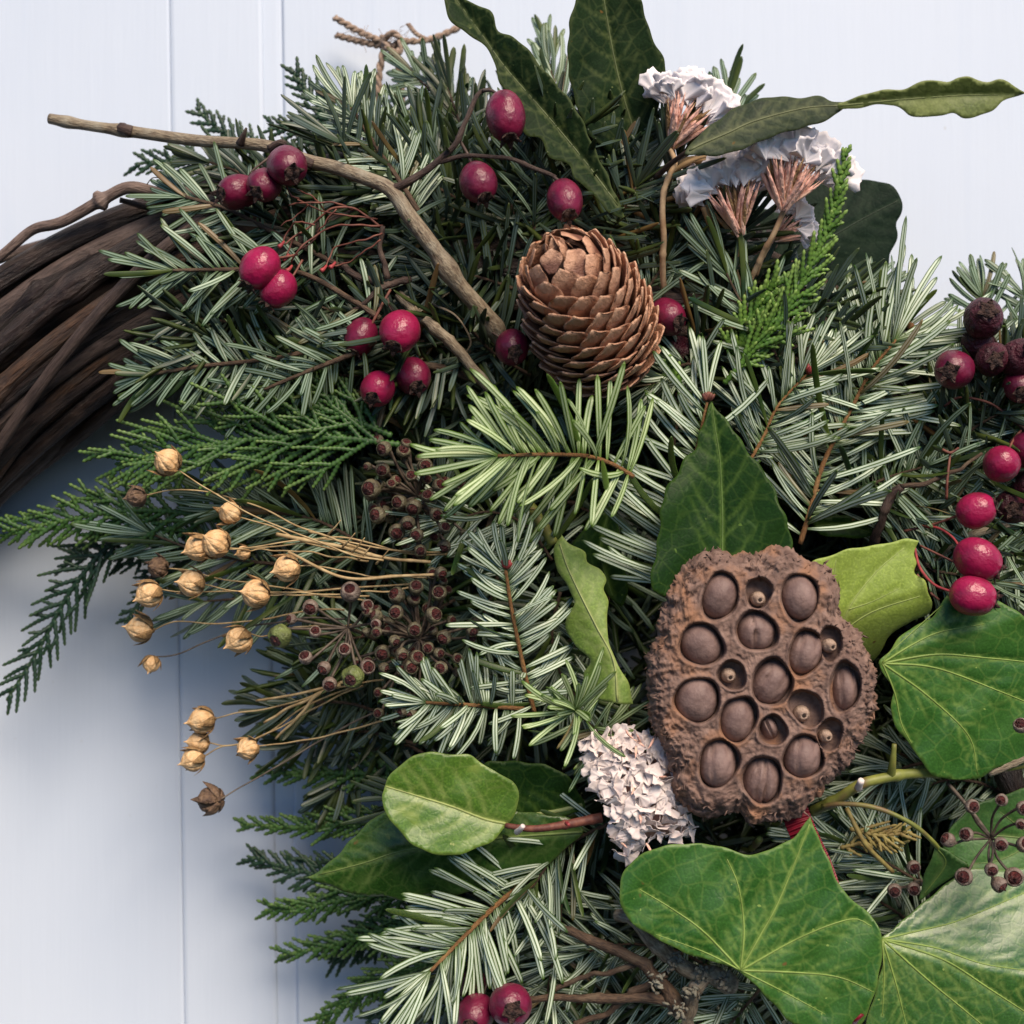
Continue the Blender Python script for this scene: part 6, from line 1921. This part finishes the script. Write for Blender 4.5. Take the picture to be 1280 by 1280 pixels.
h1 = statice('white statice flower with a pink and tan base, highest at the top', (838, 184), .068, (.42, -.9), 98, 22, 64, .60, stem=([(838, 186), (845, 204), (834, 224), (828, 251), (829, 300), (830, 362)], (.068, .070, .070, .070, .068, .060), 7, 8))
twig_part([(848, 205), (870, 200), (885, 208), (860, 222), (836, 236)], (.062, .064, .065, .064, .060), 12, 5, M['bract_tan'], h1, 'dry_leaf')
twig_part([(836, 218), (858, 204), (880, 196), (893, 198)], (.063, .066, .067, .066), 8, 3, M['bract_tan'], h1, 'dry_leaf')
twig_part([(830, 250), (848, 246), (866, 246)], (.061, .062, .062), 7, 3, M['bract_tan'], h1, 'dry_leaf')
h2 = statice('white statice head on the left of the lower pair', (925, 292), .066, (-.28, -.96), 102, 22, 50, .62, stem=([(925, 292), (922, 315), (916, 350), (918, 400)], (.066, .062, .056, .050), 5, 6))
twig_part([(880, 258), (892, 290), (905, 315), (912, 345)], (.068, .065, .060, .056), 10, 4, M['bract_tan'], h2, 'dry_leaf')
h3 = statice('white statice head with reddish tan bracts, right of the lower pair', (978, 262), .071, (.22, -.97), 104, 24, 80, .74, stem=([(980, 262), (968, 290), (950, 325), (930, 372), (915, 420)], (.070, .068, .064, .058, .050), 7, 6))
h4 = statice('small side flower of white statice below the lower pair', (966, 300), .060, (.75, -.55), 60, 12, 26, .6, stem=([(964, 302), (956, 318), (945, 345)], (.060, .059, .056), 4, 4))
h6 = statice('dim statice head behind the grey green leaf', (940, 230), .054, (.1, -1), 70, 14, 14, .9, stem=([(940, 232), (935, 260), (925, 300)], (.054, .052, .05), 4, 4))

# the lower head seen from above: a mass of small crumpled petals
h5 = thing('statice_flower', P(800, 1060, .055), 'crumpled cream white statice flower touching the lower left of the lotus pod', 'dried flower', 'dried statice flowers')
poly5 = np.array([(728, 925), (760, 914), (800, 915), (850, 932), (866, 960), (860, 1000), (868, 1045), (832, 1050), (800, 1058), (782, 1078), (766, 1060), (768, 1020), (746, 1000), (734, 960)], float)
g = G()
cen = poly5.mean(0)
rings = []
th = closed_spline(poly5, 8)
for f, dz in [(.0, .004), (.3, .0035), (.55, .002), (.75, -.001), (.88, -.006), (.8, -.014), (.4, -.02)]:
    q = cen + (th - cen) * max(f, .001)
    rings.append(PA(q[:, 0], q[:, 1], np.full(len(q), .0665 + dz)))
v, q = grid_geo(np.array(rings).transpose(1, 0, 2), closed_u=True)
g.add(v, q)
part('flower_base', g, M['bract'], h5)
cand = []
for _ in range(6000):
    p = np.array([rng.uniform(725, 870), rng.uniform(912, 1080)])
    if inside(poly5, p[None])[0] and all(np.hypot(*(p - c)) > 7.6 for c in cand):
        cand.append(p)
for p in cand:
    d0 = (p - cen) / 80
    rr_ = np.hypot(*d0)
    z = .0775 - .006 * rr_ ** 2 + rng.normal() * .0006
    out = np.array([d0[0], -d0[1], 0.0])
    nv_ = nrm(NZ * .8 + out * .8 + rng.normal(size=3) * .35)
    X = nrm(np.cross(rng.normal(size=3), nv_))
    X, Y, Z = frame(nrm(X + .3 * nv_), nv_)
    L = rng.uniform(15, 23) * S(.076)
    inst('petal', PET['petal_cream'][rng.integers(5)], np.stack([X * L, Y * L * 1.15, Z * L], -1), P(p[0], p[1], z) - X * L * .5, h5)
for k in range(14):
    p = cand[rng.integers(len(cand))] if k > 8 else np.array([rng.uniform(770, 850), rng.uniform(918, 935)])
    d = nrm(rng.normal(size=3) + NZ * .6)
    X, Y, Z = frame(d, NZ)
    L = 18 * S(.076)
    inst('bract', BR['bract'][rng.integers(4)], np.stack([X * L, Y * L * .8, Z * L * .8], -1), P(p[0], p[1], .077), h5)

# ------------------------------------------------------------------ ribbon and twine
rb = thing('ribbon', P(995, 1005, .062), 'bit of ribbed dark red ribbon below the lotus pod', 'ribbon')
pth = path3([(985, 985), (995, 1018), (1008, 1050), (1022, 1080), (1036, 1120), (1050, 1180)], (.066, .074, .076, .075, .070, .066), 280)
g = G()
T = np.gradient(pth, axis=0); T /= np.linalg.norm(T, axis=1, keepdims=True)
arr = np.zeros((280, 9, 3)); arb = arr.copy()
for i in range(280):
    sdv = nrm(np.cross(T[i], NZ)); up = np.cross(sdv, T[i])
    ribz = .00045 * math.cos(i * math.pi / 3.0)
    for j in range(9):
        w = -1 + j / 4
        arr[i, j] = pth[i] + sdv * w * 17 * S(.074) + up * (ribz + .0008 * (1 - w * w))
        arb[i, j] = arr[i, j] - up * .0005
v, q = grid_geo(arr); g.add(v, q)
v, q = grid_geo(arb); g.add(v, q[:, ::-1])
part('band', g, M['ribbon'], rb)
rb2 = thing('ribbon', P(1072, 1275, .066), 'tiny red ribbon end peeping out at the bottom edge between the ivy leaves', 'ribbon')
g = G()
v, q, t_ = tube_geo(path3([(1064, 1290), (1070, 1276), (1078, 1268)], (.070, .088, .089), 10), 4 * S(.08), 8, flat=.4)
g.add(v, q, t_)
part('band', g, M['ribbon'], rb2)
tw = thing('jute_twine', P(488, 55, .012), 'knotted jute twine hanging loop blurred against the door at the top', 'twine')
for pts, zz, w in [([(418, 22), (450, 40), (475, 51), (490, 58)], (.012, .012, .013, .014), 9), ([(420, 44), (450, 52), (475, 57), (490, 58)], (.010, .011, .012, .014), 9), ([(488, 58), (505, 52), (535, 50), (575, 34)], (.014, .014, .012, .010), 9),
                   ([(482, 55), (474, 90), (472, 120), (466, 175)], (.014, .014, .014, .012), 10), ([(492, 58), (500, 95), (503, 130), (500, 190)], (.013, .013, .013, .012), 9), ([(478, 45), (486, 62), (498, 66), (500, 48), (488, 42), (476, 58)], (.013, .017, .017, .016, .017, .013), 9),
                   ([(510, 30), (520, 42), (535, 50)], (.012, .013, .012), 6)]:
    p = path3(pts, zz, 50)
    s = S(.012)
    g = G()
    T = np.gradient(p, axis=0); T /= np.linalg.norm(T, axis=1, keepdims=True)
    for k in range(2):
        a = np.arange(50) * .55 + k * math.pi
        sdv = np.cross(T, NZ); up = np.cross(sdv, T)
        q = p + (np.cos(a)[:, None] * sdv + np.sin(a)[:, None] * up) * w * .22 * s
        g.add(*tube_geo(q, w * .32 * s, 6))
    part('strand', g, M['twine'], tw)
g = G()
for k in range(60):
    p0 = P(*[(488, 52), (500, 45), (470, 110), (450, 45)][k % 4], .014) + rng.normal(size=3) * .0012
    d = nrm(rng.normal(size=3) + NZ * .3)
    g.add(*tube_geo(np.array([p0, p0 + d * .002, p0 + d * .0035 + rng.normal(size=3) * .0006]), .00007, 4))
part('loose_fibres', g, M['twine'], tw, kind='stuff')

for o in bpy.data.objects:
    if "_o" in o: del o["_o"]
